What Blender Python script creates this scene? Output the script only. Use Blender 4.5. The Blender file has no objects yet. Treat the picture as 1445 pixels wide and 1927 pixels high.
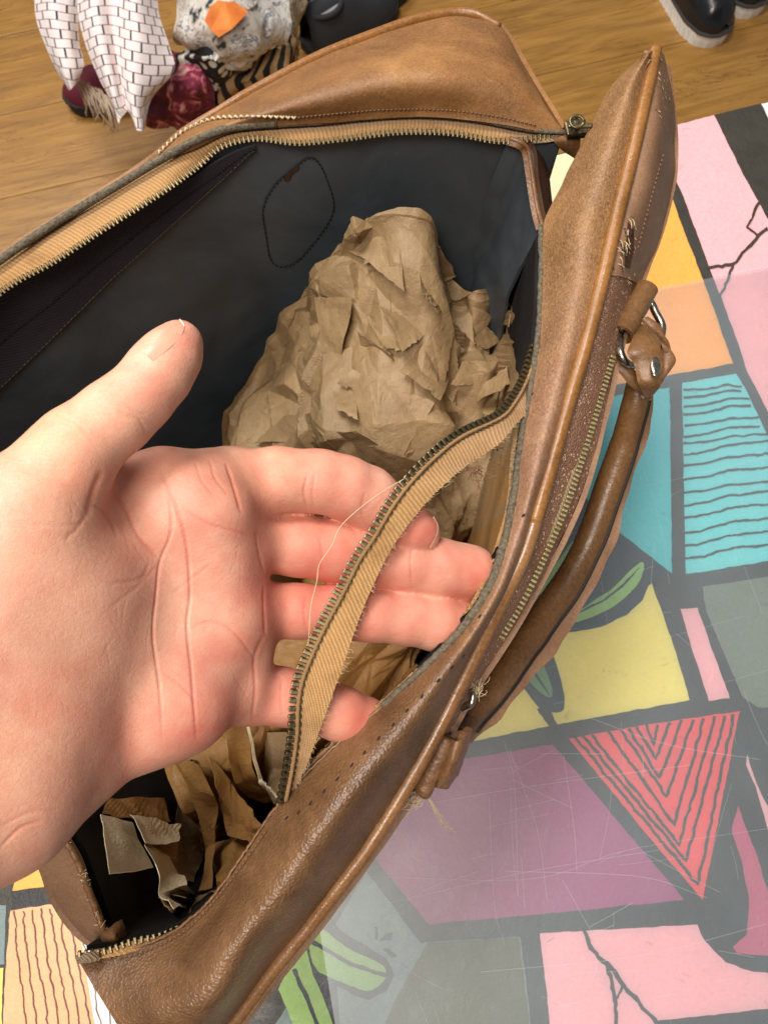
import bpy, bmesh, math, random
import numpy as np
from mathutils import Vector, Matrix
from mathutils.bvhtree import BVHTree
C = bpy.context.scene
random.seed(7); RNG = np.random.default_rng(11)
R = math.radians
# ------------------------------------------------------------------ camera, light
CAMZ, TILT, F = 0.50, R(15), 1450.0        # metres above the table, tilt from straight down, focal length in photo pixels
FLOOR = -0.75
cd = bpy.data.cameras.new('camera'); cam = bpy.data.objects.new('camera', cd); C.collection.objects.link(cam)
cam.location = (0, 0, CAMZ); cam.rotation_euler = (TILT, 0, 0)
cd.sensor_fit = 'HORIZONTAL'; cd.sensor_width = 36; cd.lens = 36*F/1445; cd.clip_start = 0.01; cd.clip_end = 50
cd.dof.use_dof = True; cd.dof.focus_distance = 0.255; cd.dof.aperture_fstop = 45
C.camera = cam
w = bpy.data.worlds.new('World'); C.world = w; w.use_nodes = True
w.node_tree.nodes['Background'].inputs[0].default_value = (0.92, 0.95, 1.0, 1)
w.node_tree.nodes['Background'].inputs[1].default_value = 0.17
def area(name, loc, aim, sx, sy, power, col):
    l = bpy.data.lights.new(name, 'AREA'); l.shape = 'RECTANGLE'; l.size = sx; l.size_y = sy; l.energy = power; l.color = col
    o = bpy.data.objects.new(name, l); C.collection.objects.link(o); o.location = loc
    o.rotation_euler = (Vector(aim)-Vector(loc)).to_track_quat('-Z', 'Y').to_euler(); return o
area('window_light', (-1.3, 1.9, 1.7), (0, 0.1, 0.1), 1.2, 0.9, 36, (1.0, 0.97, 0.93))
area('ceiling_light', (-0.35, -0.5, 1.8), (0, 0.05, 0.1), 0.6, 0.45, 22, (1.0, 0.92, 0.82))
area('ceiling_light', (-0.40, 0.62, 1.9), (0.0, 0.1, 0.1), 0.7, 0.4, 30, (1.0, 0.98, 0.95))
C.view_settings.view_transform = 'Standard'; C.view_settings.look = 'None'; C.view_settings.exposure = 0.14; C.view_settings.gamma = 1
C.cycles.use_denoising = True
# ------------------------------------------------------------------ helpers
st, ct = math.sin(TILT), math.cos(TILT)
def D(px, py, t):                       # photo pixel + distance along the optical axis -> world
    a = (px-722.5)/F*t; b = -(py-963.5)/F*t
    return np.array([a, b*ct+t*st, CAMZ+b*st-t*ct])
def W(px, py, z):                       # photo pixel + height above the table -> world
    b = -(py-963.5)/F; zc = b*st-ct
    return D(px, py, (z-CAMZ)/zc)
def toW(P):                             # camera coordinates -> world
    x, y, z = P[..., 0], P[..., 1], P[..., 2]
    return np.stack([x, y*ct-z*st, CAMZ+y*st+z*ct], -1)
CAM = np.array([0, 0, CAMZ])
def cr(P, n):                           # Catmull-Rom through P, n samples, uniform in index
    P = np.asarray(P, float); k = len(P)
    if k == 2: s = np.linspace(0, 1, n)[:, None]; return P[0]*(1-s)+P[1]*s
    Q = np.vstack([2*P[0]-P[1], P, 2*P[-1]-P[-2]])
    u = np.linspace(0, k-1, n); i = np.minimum(u.astype(int), k-2); f = (u-i)[:, None]
    p0, p1, p2, p3 = Q[i], Q[i+1], Q[i+2], Q[i+3]
    return 0.5*(2*p1+(p2-p0)*f+(2*p0-5*p1+4*p2-p3)*f*f+(3*p1-p0-3*p2+p3)*f**3)
def resample(P, step=None, n=None):
    P = np.asarray(P, float); d = np.r_[0, np.cumsum(np.linalg.norm(np.diff(P, axis=0), axis=1))]
    if n is None: n = max(2, int(round(d[-1]/step))+1)
    s = np.linspace(0, d[-1], n)
    return np.stack([np.interp(s, d, P[:, j]) for j in range(P.shape[1])], 1)
def vnoise(P, scale, seed=0):           # value noise -1..1
    P = P*scale+seed*17.31; i = np.floor(P).astype(np.int64); f = P-i; f = f*f*(3-2*f); r = 0
    for a in (0, 1):
        for b in (0, 1):
            for c in (0, 1):
                h = (i[..., 0]+a)*73856093 ^ (i[..., 1]+b)*19349663 ^ (i[..., 2]+c)*83492791
                h = (h*2654435761) & 0xffffffff; h = (h ^ (h >> 15))*2246822519 & 0xffffffff; h = (h ^ (h >> 13)) & 0xffff
                r = r+(h/32767.5-1)*(f[..., 0] if a else 1-f[..., 0])*(f[..., 1] if b else 1-f[..., 1])*(f[..., 2] if c else 1-f[..., 2])
    return r
def tag(o, label=None, cat=None, group=None, kind=None):
    for k, v in (('label', label), ('category', cat), ('group', group), ('kind', kind)):
        if v: o[k] = v
    return o
def empty(name, loc=(0, 0, 0), rz=0):
    o = bpy.data.objects.new(name, None); C.collection.objects.link(o); o.location = loc; o.rotation_euler = (0, 0, rz); o.empty_display_size = .02; return o
def link(name, me, parent=None):
    o = bpy.data.objects.new(name, me); C.collection.objects.link(o)
    if parent is not None: o.parent = parent; o.matrix_parent_inverse = parent.matrix_basis.inverted()
    return o
def obj(name, V, Fc, mat, parent=None, smooth=True, uv=None):
    me = bpy.data.meshes.new(name)
    me.from_pydata([tuple(map(float, v)) for v in V], [], [tuple(int(i) for i in f) for f in Fc]); me.materials.append(mat)
    if smooth: me.polygons.foreach_set('use_smooth', [True]*len(me.polygons))
    if uv is not None:
        l = me.uv_layers.new(name='UVMap'); idx = np.empty(len(me.loops), int); me.loops.foreach_get('vertex_index', idx)
        l.data.foreach_set('uv', np.asarray(uv, float)[idx].ravel())
    me.update(); return link(name, me, parent)
def gridf(nv, nu, off=0, closed=False):
    i = np.arange(nv-1)[:, None]; j = np.arange(nu if closed else nu-1)[None]; a = i*nu+j; j2 = (j+1) % nu
    return (np.stack([a+0*i, i*nu+j2, (i+1)*nu+j2, (i+1)*nu+j], -1)+off).reshape(-1, 4)
def normals(G):
    du = np.gradient(G, axis=1); dv = np.gradient(G, axis=0); n = np.cross(du, dv)
    return n/np.maximum(np.linalg.norm(n, axis=2, keepdims=True), 1e-12)
def loft(name, rows, nu, nv, mat, parent=None, thick=.002, noise=0, nscale=40, face=1, disp=None):
    """rows of matched control points (world) -> closed sheet with thickness; face: 1 front looks at the camera"""
    A = np.stack([cr(r, nu) for r in rows], 0); G = np.stack([cr(A[:, j], nv) for j in range(nu)], 1)
    N = normals(G)
    if np.mean(np.sum(N*(CAM-G), 2))*face < 0: N = -N
    if noise: G = G+N*(vnoise(G, nscale, 3)*noise+vnoise(G, nscale*2.7, 5)*noise*.35)[..., None]
    if disp is not None: G = G+N*disp(G)[..., None]
    return sheet(name, G, N, mat, parent, thick), G, N
def sheet(name, G, N, mat, parent, thick):
    nv, nu = G.shape[:2]
    ul = np.r_[0, np.cumsum(np.linalg.norm(np.diff(G[nv//2], axis=0), axis=1))]; vl = np.zeros((nv, nu))
    vl[1:] = np.cumsum(np.linalg.norm(np.diff(G, axis=0), axis=2), 0)
    UV = np.stack([np.broadcast_to(ul, (nv, nu)), vl], -1).reshape(-1, 2)
    V = G.reshape(-1, 3); f = gridf(nv, nu)
    if np.sum(N*np.cross(np.gradient(G, axis=1), np.gradient(G, axis=0))) > 0: f1 = f
    else: f1 = f[:, ::-1]
    if not thick: return obj(name, V, f1, mat, parent, uv=UV)
    B = (G-N*thick).reshape(-1, 3); n = nv*nu
    bd = [(0, j) for j in range(nu)]+[(i, nu-1) for i in range(1, nv)]+[(nv-1, j) for j in range(nu-2, -1, -1)]+[(i, 0) for i in range(nv-2, 0, -1)]
    b = np.array([i*nu+j for i, j in bd]); b2 = np.roll(b, -1); s = np.stack([b, b2, b2+n, b+n], 1)
    if not (f1 is f): s = s[:, ::-1]
    s = s[:, ::-1]
    o = obj(name, np.vstack([V, B]), np.vstack([f1, f1[:, ::-1]+n, s]), mat, parent, uv=np.vstack([UV, UV]))
    o.data.set_sharp_from_angle(angle=R(60)) if hasattr(o.data, 'set_sharp_from_angle') else None
    return o
def tube(name, P, r, mat, parent=None, seg=10, caps=True, flat=1.0):
    V, Fc, U = tube_vf(P, r, seg, caps, flat); return obj(name, V, Fc, mat, parent, uv=U)
def tube_vf(P, r, seg=10, caps=True, flat=1.0):
    P = np.asarray(P, float); n = len(P); r = np.broadcast_to(r, n); T = np.gradient(P, axis=0); T /= np.maximum(np.linalg.norm(T, axis=1, keepdims=True), 1e-12)
    up = np.array([.12, .2, 1.]); A = np.cross(T, up); A /= np.maximum(np.linalg.norm(A, axis=1, keepdims=True), 1e-9); B = np.cross(A, T)
    th = np.linspace(0, 2*math.pi, seg, endpoint=False)
    V = P[:, None]+r[:, None, None]*(np.cos(th)[None, :, None]*A[:, None]+flat*np.sin(th)[None, :, None]*B[:, None])
    L = np.r_[0, np.cumsum(np.linalg.norm(np.diff(P, axis=0), axis=1))]
    U = np.stack([np.broadcast_to(L[:, None], (n, seg)), np.broadcast_to(th[None]*.005, (n, seg))], -1).reshape(-1, 2)
    Fc = [tuple(f) for f in gridf(n, seg, closed=True)]
    if caps: Fc += [tuple(range(seg-1, -1, -1)), tuple((n-1)*seg+i for i in range(seg))]
    return V.reshape(-1, 3), Fc, U
class MB:
    def __init__(s): s.V, s.F, s.U, s.n = [], [], [], 0
    def add(s, V, Fc, U=None):
        s.V.append(np.asarray(V, float)); s.F += [tuple(int(i)+s.n for i in f) for f in Fc]; s.n += len(V)
    def tube(s, P, r, seg=6, flat=1.0): V, f, u = tube_vf(P, r, seg, True, flat); s.add(V, f)
    def build(s, name, mat, parent=None, smooth=True): return obj(name, np.vstack(s.V), s.F, mat, parent, smooth)
def bvh(o): return BVHTree.FromPolygons([v.co for v in o.data.vertices], [tuple(p.vertices) for p in o.data.polygons])
def cast(b, px, py, lift=0.0005):
    d = Vector(D(px, py, 1)-CAM).normalized(); h = b.ray_cast(Vector(CAM), d)
    if h[0] is None: return None
    n = h[1] if h[1].dot(d) < 0 else -h[1]
    return np.array(h[0]+n*lift), np.array(n)
def bbox_mesh(name, sx, sy, sz, bev, mat):   # bevelled block mesh data
    bm = bmesh.new(); bmesh.ops.create_cube(bm, size=1); bmesh.ops.scale(bm, vec=(sx, sy, sz), verts=bm.verts)
    if bev: bmesh.ops.bevel(bm, geom=bm.edges[:], offset=bev, segments=2, affect='EDGES', profile=.6)
    me = bpy.data.meshes.new(name); bm.to_mesh(me); bm.free(); me.materials.append(mat); return me
def frame(loc, x, n):                        # matrix with local X along x and Z along n
    x = np.asarray(x, float); x = x/np.linalg.norm(x); n = n-x*np.dot(n, x); n = n/np.linalg.norm(n); y = np.cross(n, x)
    M = Matrix.Identity(4)
    for i in range(3): M[i][0], M[i][1], M[i][2], M[i][3] = x[i], y[i], n[i], loc[i]
    return M
# ------------------------------------------------------------------ materials
class Mat:
    def __init__(s, name, rough=.5, **kw):
        s.m = bpy.data.materials.new(name); s.m.use_nodes = True; s.t = s.m.node_tree; s.b = s.t.nodes['Principled BSDF']
        s.b.inputs['Roughness'].default_value = rough
        for k, v in kw.items(): s.b.inputs[k.replace('_', ' ')].default_value = v
        s.tc = s.t.nodes.new('ShaderNodeTexCoord')
    def n(s, typ, **kw):
        nd = s.t.nodes.new(typ)
        for k, v in kw.items():
            if k in ('operation', 'wave_type', 'bands_direction', 'feature', 'blend_type', 'data_type', 'wave_profile', 'offset_frequency', 'squash', 'offset', 'attribute_name'): setattr(nd, k, v)
            else: nd.inputs[k.replace('_', ' ')].default_value = v
        return nd
    def l(s, a, b): s.t.links.new(a, b)
    def co(s, uv=False, sc=(1, 1, 1), rot=(0, 0, 0), loc=(0, 0, 0)):
        mp = s.n('ShaderNodeMapping'); mp.inputs['Scale'].default_value = sc; mp.inputs['Rotation'].default_value = rot; mp.inputs['Location'].default_value = loc
        s.l(s.tc.outputs['UV' if uv else 'Object'], mp.inputs[0]); return mp.outputs[0]
    def noise(s, scale, detail=4, rough=.55, dist=0, vec=None):
        nd = s.n('ShaderNodeTexNoise', Scale=scale, Detail=detail, Roughness=rough, Distortion=dist); s.l(vec if vec is not None else s.co(), nd.inputs[0]); return nd.outputs['Fac']
    def vor(s, scale, feature='F1', vec=None, out='Distance', rnd=1):
        nd = s.n('ShaderNodeTexVoronoi', feature=feature, Scale=scale, Randomness=rnd); s.l(vec if vec is not None else s.co(), nd.inputs[0]); return nd.outputs[out]
    def ramp(s, fac, stops, const=False):
        r = s.n('ShaderNodeValToRGB'); e = r.color_ramp.elements
        if const: r.color_ramp.interpolation = 'CONSTANT'
        while len(e) < len(stops): e.new(.5)
        for el, (p, c) in zip(e, stops): el.position = p; el.color = (*c, 1) if len(c) == 3 else c
        s.l(fac, r.inputs[0]); return r.outputs[0]
    def mix(s, fac, a, b, bt='MIX'):
        m = s.n('ShaderNodeMixRGB', blend_type=bt)
        for i, x in ((0, fac), (1, a), (2, b)):
            if hasattr(x, 'links') or hasattr(x, 'is_output'): s.l(x, m.inputs[i])
            else: m.inputs[i].default_value = x if i == 0 else (*x, 1)
        return m.outputs[0]
    def math(s, op, a, b=0.5, clamp=False):
        m = s.n('ShaderNodeMath', operation=op); m.use_clamp = clamp
        for i, x in ((0, a), (1, b)):
            if hasattr(x, 'is_output'): s.l(x, m.inputs[i])
            else: m.inputs[i].default_value = x
        return m.outputs[0]
    def col(s, c):
        if hasattr(c, 'is_output'): s.l(c, s.b.inputs['Base Color'])
        else: s.b.inputs['Base Color'].default_value = (*c, 1)
        return s
    def rgh(s, c): s.l(c, s.b.inputs['Roughness']); return s
    def bump(s, h, dist=.0005, strength=1):
        last = s.b.inputs['Normal'].links[0].from_socket if s.b.inputs['Normal'].links else None
        b = s.n('ShaderNodeBump', Distance=dist, Strength=strength); s.l(h, b.inputs['Height'])
        if last: s.l(last, b.inputs['Normal'])
        s.l(b.outputs[0], s.b.inputs['Normal']); return s
def srgb(r, g, b): return tuple(((c/255+.055)/1.055)**2.4 if c > 10 else c/255/12.92 for c in (r, g, b))
def K(c, k): return tuple(min(1, x*k) for x in c)

def leather(name, c0, c1, c2, rough, pebble=900, pb=.00025, nap=0, spec=.5):
    m = Mat(name, rough, Specular_IOR_Level=spec)
    a = m.noise(28, 5, .6, .4); c = m.ramp(a, [(.3, c0), (.52, c1), (.72, c2)])
    f = m.noise(1400 if nap else 700, 3, .7); c = m.mix(m.ramp(m.noise(1100, 5, .8, .6), [(.42, (0, 0, 0)), (.66, (.34,)*3)]), m.mix(m.ramp(m.noise(700, 4, .75, 1), [(.36, (.34,)*3), (.56, (0, 0, 0))]), c, K(c0, .62)), K(c2, 1.4)) if nap else m.mix(.25, c, m.ramp(f, [(.35, K(c0, .6)), (.65, K(c2, 1.3))]))
    sc = m.ramp(m.noise(60, 6, .75, 1.5), [(.60, (0, 0, 0)), (.70, (1, 1, 1))])
    c = m.mix(m.math('MULTIPLY', sc, .35), c, K(c0, .55)); m.col(c)
    if nap: m.bump(f, .00022, .7); m.bump(m.noise(180, 5, .7, vec=m.co(sc=(1, 2.0, 1), rot=(0, 0, .5))), .0005, .5)
    else:
        m.bump(m.vor(pebble, 'SMOOTH_F1'), pb, .6); m.bump(m.noise(320, 5, .7), .0003, .5); m.bump(m.noise(45, 3), .0008, .4)
        m.rgh(m.ramp(m.noise(90, 4), [(.3, (rough-.09,)*3), (.7, (rough+.12,)*3)]))
    return m.m
M = {}
M['suede'] = leather('worn_tan_leather', srgb(92, 60, 34), srgb(128, 88, 50), srgb(162, 116, 70), .48, nap=1, spec=.35)
M['brown'] = leather('smooth_brown_leather', srgb(84, 54, 34), srgb(116, 80, 50), srgb(142, 102, 66), .38, 1100, .0002)
M['mauve'] = leather('faded_brown_leather', srgb(104, 74, 54), srgb(128, 94, 70), srgb(146, 112, 84), .55, nap=1, spec=.3)
M['handle'] = leather('handle_leather', srgb(78, 50, 28), srgb(108, 74, 42), srgb(130, 94, 58), .34, 1300, .00012)
M['pipe'] = leather('orange_piping_leather', srgb(102, 64, 28), srgb(134, 88, 40), srgb(156, 108, 56), .34, 1500, .00006)
M['pipe_dark'] = leather('brown_piping_leather', srgb(98, 64, 36), srgb(126, 84, 48), srgb(146, 104, 64), .25, 1500, .00006)
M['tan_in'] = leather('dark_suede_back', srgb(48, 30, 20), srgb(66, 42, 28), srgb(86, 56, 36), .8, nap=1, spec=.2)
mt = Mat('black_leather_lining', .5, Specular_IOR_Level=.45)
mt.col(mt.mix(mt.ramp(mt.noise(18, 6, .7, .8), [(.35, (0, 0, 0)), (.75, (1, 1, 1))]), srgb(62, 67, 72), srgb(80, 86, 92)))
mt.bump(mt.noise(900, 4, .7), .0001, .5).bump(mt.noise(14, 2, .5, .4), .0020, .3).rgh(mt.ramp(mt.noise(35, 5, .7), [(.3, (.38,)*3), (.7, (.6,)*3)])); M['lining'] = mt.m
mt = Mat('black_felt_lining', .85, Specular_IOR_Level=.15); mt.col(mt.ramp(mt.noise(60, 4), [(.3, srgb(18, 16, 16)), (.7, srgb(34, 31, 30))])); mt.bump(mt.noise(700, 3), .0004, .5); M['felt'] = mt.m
mt = Mat('navy_woven_facing', .85, Specular_IOR_Level=.2)
wv = mt.n('ShaderNodeTexWave', Scale=420, Distortion=1.5, Detail=2); mt.l(mt.co(True, rot=(0, 0, .6)), wv.inputs[0])
mt.col(mt.mix(wv.outputs['Fac'], srgb(36, 34, 40), srgb(72, 68, 76))); mt.bump(wv.outputs['Fac'], .0003, .6).bump(mt.noise(50), .002, .5); M['facing'] = mt.m
def twill(name, a, b, c):
    mt = Mat(name, .82, Specular_IOR_Level=.25, Sheen_Weight=.25)
    wv = mt.n('ShaderNodeTexWave', Scale=270, Distortion=1.6, Detail=3, Detail_Scale=2.0); mt.l(mt.co(True, rot=(0, 0, R(40))), wv.inputs[0])
    w2 = mt.n('ShaderNodeTexWave', Scale=700, Distortion=2, Detail=1); mt.l(mt.co(True, rot=(0, 0, R(-35))), w2.inputs[0])
    col = mt.mix(wv.outputs['Fac'], a, b); col = mt.mix(mt.math('MULTIPLY', w2.outputs['Fac'], .3), col, c)
    col = mt.mix(mt.ramp(mt.noise(70, 5, .7), [(.5, (0, 0, 0)), (.75, (.75, .75, .75))]), col, K(a, .72)); mt.col(col)
    mt.bump(wv.outputs['Fac'], .0003, .8).bump(w2.outputs['Fac'], .0002, .6).bump(mt.noise(1500, 2), .0002, .6); return mt.m
M['tape'] = twill('tan_twill_tape', srgb(160, 112, 62), srgb(196, 150, 94), srgb(218, 180, 126))
M['tape_grey'] = twill('grey_tan_twill_tape', srgb(112, 90, 62), srgb(160, 136, 100), srgb(186, 160, 122))
mt = Mat('aged_brass', .38, Metallic=.9); mt.col(mt.ramp(mt.noise(900, 4, .7), [(.3, srgb(70, 62, 44)), (.55, srgb(118, 106, 78)), (.75, srgb(176, 162, 128))])); M['brass'] = mt.m
mt = Mat('dusty_brass', .5, Metallic=.6); mt.col(mt.ramp(mt.noise(900, 4, .7), [(.3, srgb(120, 106, 72)), (.55, srgb(168, 150, 108)), (.75, srgb(206, 190, 148))])); M['brass_lt'] = mt.m
mt = Mat('worn_nickel', .25, Metallic=1); mt.col(mt.ramp(mt.noise(500, 4, .7), [(.3, srgb(120, 112, 100)), (.7, srgb(214, 206, 190))])); M['nickel'] = mt.m
mt = Mat('worn_glossy_strip', .3, Specular_IOR_Level=.6); v = mt.vor(1500, out='Color'); mt.col(mt.mix(mt.ramp(v, [(.82, (0, 0, 0)), (.9, (1, 1, 1))]), srgb(140, 100, 76), srgb(226, 190, 160)))
mt.bump(mt.vor(1700), .0006, 1).rgh(mt.ramp(mt.vor(1100, out='Color'), [(.4, (.55,)*3), (.8, (.12,)*3)])); M['glitter'] = mt.m
mt = Mat('thread', .7); mt.col(srgb(196, 176, 140)); M['thread'] = mt.m
mt = Mat('dark_thread', .7); mt.col(srgb(26, 20, 16)); M['dthread'] = mt.m
mt = Mat('brown_thread', .7); mt.col(srgb(120, 86, 56)); M['bthread'] = mt.m
mt = Mat('pale_cotton_fibre', .8); mt.col(srgb(214, 192, 150)); M['fibre'] = mt.m
mt = Mat('stitch_hole', .9); mt.col(srgb(30, 18, 12)); M['hole'] = mt.m
mt = Mat('raw_edge', .9); mt.col(mt.ramp(mt.noise(800, 3), [(.3, srgb(66, 58, 46)), (.7, srgb(116, 104, 84))])); mt.bump(mt.noise(1500), .0006); M['edge'] = mt.m
# kraft paper
def paper(name, a, b):
    mt = Mat(name, .52, Specular_IOR_Level=.4); fine = mt.noise(900, 4, .7, vec=mt.co(sc=(1, .25, 1)))
    c = mt.mix(fine, a, b); c = mt.mix(mt.ramp(mt.noise(45, 3), [(.4, (0, 0, 0)), (.7, (.5, .5, .5))]), c, K(a, .85)); mt.col(c)
    mt.bump(mt.noise(160, 5, .75, .6), .0016, .55).bump(fine, .0002, .5); return mt.m
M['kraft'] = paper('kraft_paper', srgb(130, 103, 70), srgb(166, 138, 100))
M['kraft_lit'] = paper('lit_kraft_paper', srgb(222, 204, 166), srgb(240, 224, 190))  # kraft with bright light put into its colour, for the lit scraps
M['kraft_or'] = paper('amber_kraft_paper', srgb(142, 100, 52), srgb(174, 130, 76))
# ------------------------------------------------------------------ setting: floor
mt = Mat('oak_laminate', .34, Specular_IOR_Level=.45)
oi = mt.n('ShaderNodeObjectInfo'); rv = mt.n('ShaderNodeCombineXYZ'); mt.l(mt.math('MULTIPLY', oi.outputs['Random'], 30), rv.inputs[1]); mt.l(mt.math('MULTIPLY', oi.outputs['Random'], 17), rv.inputs[0])
ad = mt.n('ShaderNodeVectorMath', operation='ADD'); mt.l(mt.tc.outputs['Object'], ad.inputs[0]); mt.l(rv.outputs[0], ad.inputs[1])
mp = mt.n('ShaderNodeMapping'); mp.inputs['Scale'].default_value = (1.3, 11, 1); mt.l(ad.outputs[0], mp.inputs[0])
g1 = mt.noise(2.2, 6, .62, 1.4, mp.outputs[0]); mp2 = mt.n('ShaderNodeMapping'); mp2.inputs['Scale'].default_value = (3, 75, 1); mt.l(ad.outputs[0], mp2.inputs[0]); g2 = mt.noise(3, 5, .7, .5, mp2.outputs[0])
c = mt.ramp(g1, [(.28, srgb(118, 78, 30)), (.5, srgb(168, 120, 54)), (.75, srgb(198, 148, 78))])
c = mt.mix(.35, c, mt.ramp(g2, [(.3, srgb(112, 70, 24)), (.7, srgb(204, 156, 86))]), 'MIX')
kn = mt.n('ShaderNodeTexVoronoi', Scale=3.3); mpk = mt.n('ShaderNodeMapping'); mpk.inputs['Scale'].default_value = (1, 2.6, 1); mt.l(ad.outputs[0], mpk.inputs[0]); mt.l(mpk.outputs[0], kn.inputs[0])
c = mt.mix(mt.ramp(kn.outputs['Distance'], [(.03, (.85,)*3), (.09, (0, 0, 0))]), c, srgb(62, 34, 14))
c = mt.mix(mt.ramp(mt.noise(.9, 6, .6, 2.5, mp.outputs[0]), [(.494, (0, 0, 0)), (.5, (.55,)*3), (.508, (0, 0, 0))]), c, srgb(84, 48, 20)); mt.col(c)
mt.bump(g2, .0006, .5).rgh(mt.ramp(g1, [(.3, (.42,)*3), (.7, (.27,)*3)])); M['oak'] = mt.m
mt = Mat('floor_joint', .8); mt.col(srgb(60, 36, 16)); M['joint'] = mt.m
fl = obj('floor', [(-6, -6, FLOOR-.012), (6, -6, FLOOR-.012), (6, 6, FLOOR-.012), (-6, 6, FLOOR-.012)], [(0, 1, 2, 3)], M['joint'], None, False); tag(fl, kind='structure')
fang = R(15.5); ca, sa = math.cos(fang), math.sin(fang)
PW, PL = .19, 1.28; pme = bbox_mesh('plank', PL-.0012, PW-.0012, .012, .0012, M['oak'])
for r_ in range(-8, 16):
    for c_ in range(-3, 4):
        u = c_*PL+(r_*0.47 % 1)*PL+.15; v_ = r_*PW+.06
        x, y = u*ca-v_*sa, u*sa+v_*ca
        if -2.2 < x < 2.6 and -1.2 < y < 2.8:
            o = link('plank', pme, fl); o.location = (x, y, FLOOR-.006); o.rotation_euler = (0, 0, fang)
# ------------------------------------------------------------------ table with painted top
def paint(name, c, var=.12, rough=.5):
    mt = Mat(name, rough); a = mt.noise(22, 6, .65, .5); cc = mt.mix(a, K(c, 1-var), K(c, 1+var*.6))
    ch = mt.ramp(mt.noise(48, 8, .82, .8, mt.co(sc=(1, 1.8, 1))), [(.605, (0, 0, 0)), (.66, (.6,)*3)])
    cc = mt.mix(ch, cc, tuple(.35*x+.02 for x in c)); cc = mt.mix(.12, cc, mt.ramp(mt.noise(420, 3, .7), [(.3, (0, 0, 0)), (.7, (1, 1, 1))]), 'SOFT_LIGHT'); mt.col(cc)
    sc_ = mt.ramp(mt.noise(26, 9, .85, 2.5, mt.co(sc=(.5, 2.2, 1), rot=(0, 0, .25))), [(.63, (0, 0, 0)), (.67, (.5,)*3)])
    cc = mt.mix(sc_, cc, tuple(.45*x+.10 for x in c)); cc = mt.mix(mt.ramp(mt.noise(9, 5, .7), [(.4, (0, 0, 0)), (.75, (.35,)*3)]), cc, tuple(x*.8+.03 for x in c)); mt.col(cc)
    mt.bump(mt.noise(60, 6, .7, .6), .0025, .35).bump(mt.noise(700, 3), .0003, .5).rgh(mt.ramp(mt.noise(40, 5, .7), [(.3, (.36,)*3), (.7, (.62,)*3)])); return mt.m
PC = dict(dark=srgb(56, 52, 44), pink=srgb(236, 172, 176), orange=srgb(240, 168, 74), peach=srgb(228, 170, 124), teal=srgb(86, 190, 196), teal2=srgb(110, 204, 206),
          grey=srgb(118, 122, 104), grey2=srgb(116, 132, 130), yellow=srgb(232, 212, 110), red=srgb(232, 76, 76), purple=srgb(164, 70, 116), magenta=srgb(190, 84, 112), green=srgb(104, 146, 92),
          green2=srgb(150, 184, 104), cream=srgb(214, 212, 170), white=srgb(226, 222, 218), olive=srgb(96, 98, 62), navy=srgb(42, 50, 62), khaki_reflection=srgb(92, 86, 58), black=srgb(34, 32, 32), line=srgb(110, 72, 66))
PM = {k: paint(k+'_paint', v, .5 if k == 'dark' else .12) for k, v in PC.items()}
e0 = W(1445, 190, 0); e1 = W(1040, 291, 0); ed = (e0-e1)/np.linalg.norm(e0-e1); en = np.array([-ed[1], ed[0], 0])
tb = empty('painted_table', (0, 0, FLOOR)); tag(tb, 'table with a worn painted top of pink, teal, yellow and purple shapes between dark lines', 'table')
def tabmesh():
    L, Rr, Dp = -1.1, 1.0, -1.05
    c4 = [e0+ed*(Rr), e0+ed*(L), e0+ed*L+en*Dp, e0+ed*Rr+en*Dp]
    V = [(p[0], p[1], 0) for p in c4]+[(p[0], p[1], -.035) for p in c4]
    return V, [(0, 1, 2, 3), (7, 6, 5, 4), (0, 4, 5, 1), (1, 5, 6, 2), (2, 6, 7, 3), (3, 7, 4, 0)]
TV, TF = tabmesh()
def tchild(o): o.parent = tb; o.matrix_parent_inverse = Matrix.Translation((0, 0, -FLOOR)); return o
tchild(obj('table_top', TV, TF, PM['dark'], None, False))
mt = Mat('table_leg_steel', .5, Metallic=.7); mt.col((.05, .05, .05)); M['steel'] = mt.m
for k in range(4):
    p = np.array(TV[k]); c0 = np.mean(TV[:4], 0); q = p+(c0-p)*.08
    tchild(tube('leg', [(q[0], q[1], -.036), (q[0], q[1], FLOOR)], .022, M['steel'], None, 12))
def wob(pts, amp=1.6, step=9, closed=True, seed=0):
    P = np.array(pts, float)
    if closed: P = np.vstack([P, P[:1]])
    out = []
    for a, b in zip(P[:-1], P[1:]):
        n = max(1, int(np.linalg.norm(b-a)/step)); s = np.arange(n)/n; out.append(a+(b-a)*s[:, None])
    Q = np.vstack(out+([] if closed else [P[-1:]]))
    n3 = np.c_[Q, np.zeros(len(Q))]
    return Q+amp*np.stack([vnoise(n3, .06, seed+1)*.7+vnoise(n3, .23, seed+2)*.5, vnoise(n3, .06, seed+3)*.7+vnoise(n3, .23, seed+4)*.5], 1)
from mathutils.geometry import tessellate_polygon
ZP = .0003; pk = [0]
def patch(pts, colr, lvl=1, smooth=False, amp=1.6, name='painted_shape'):
    pk[0] += 1
    P = cr(np.vstack([pts, pts[:1]]), len(pts)*10)[:-1] if smooth else wob(pts, amp, seed=pk[0])
    if smooth: P = wob(P, amp*.7, 12, seed=pk[0])
    z = ZP*lvl+.00003*(pk[0] % 6)
    V = [W(x, y, z) for x, y in P]; f = tessellate_polygon([[Vector((v[0], v[1], 0)) for v in V]])
    tchild(obj(name, V, [t if np.cross(V[t[1]]-V[t[0]], V[t[2]]-V[t[0]])[2] > 0 else t[::-1] for t in f], PM[colr], None, False))
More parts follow.
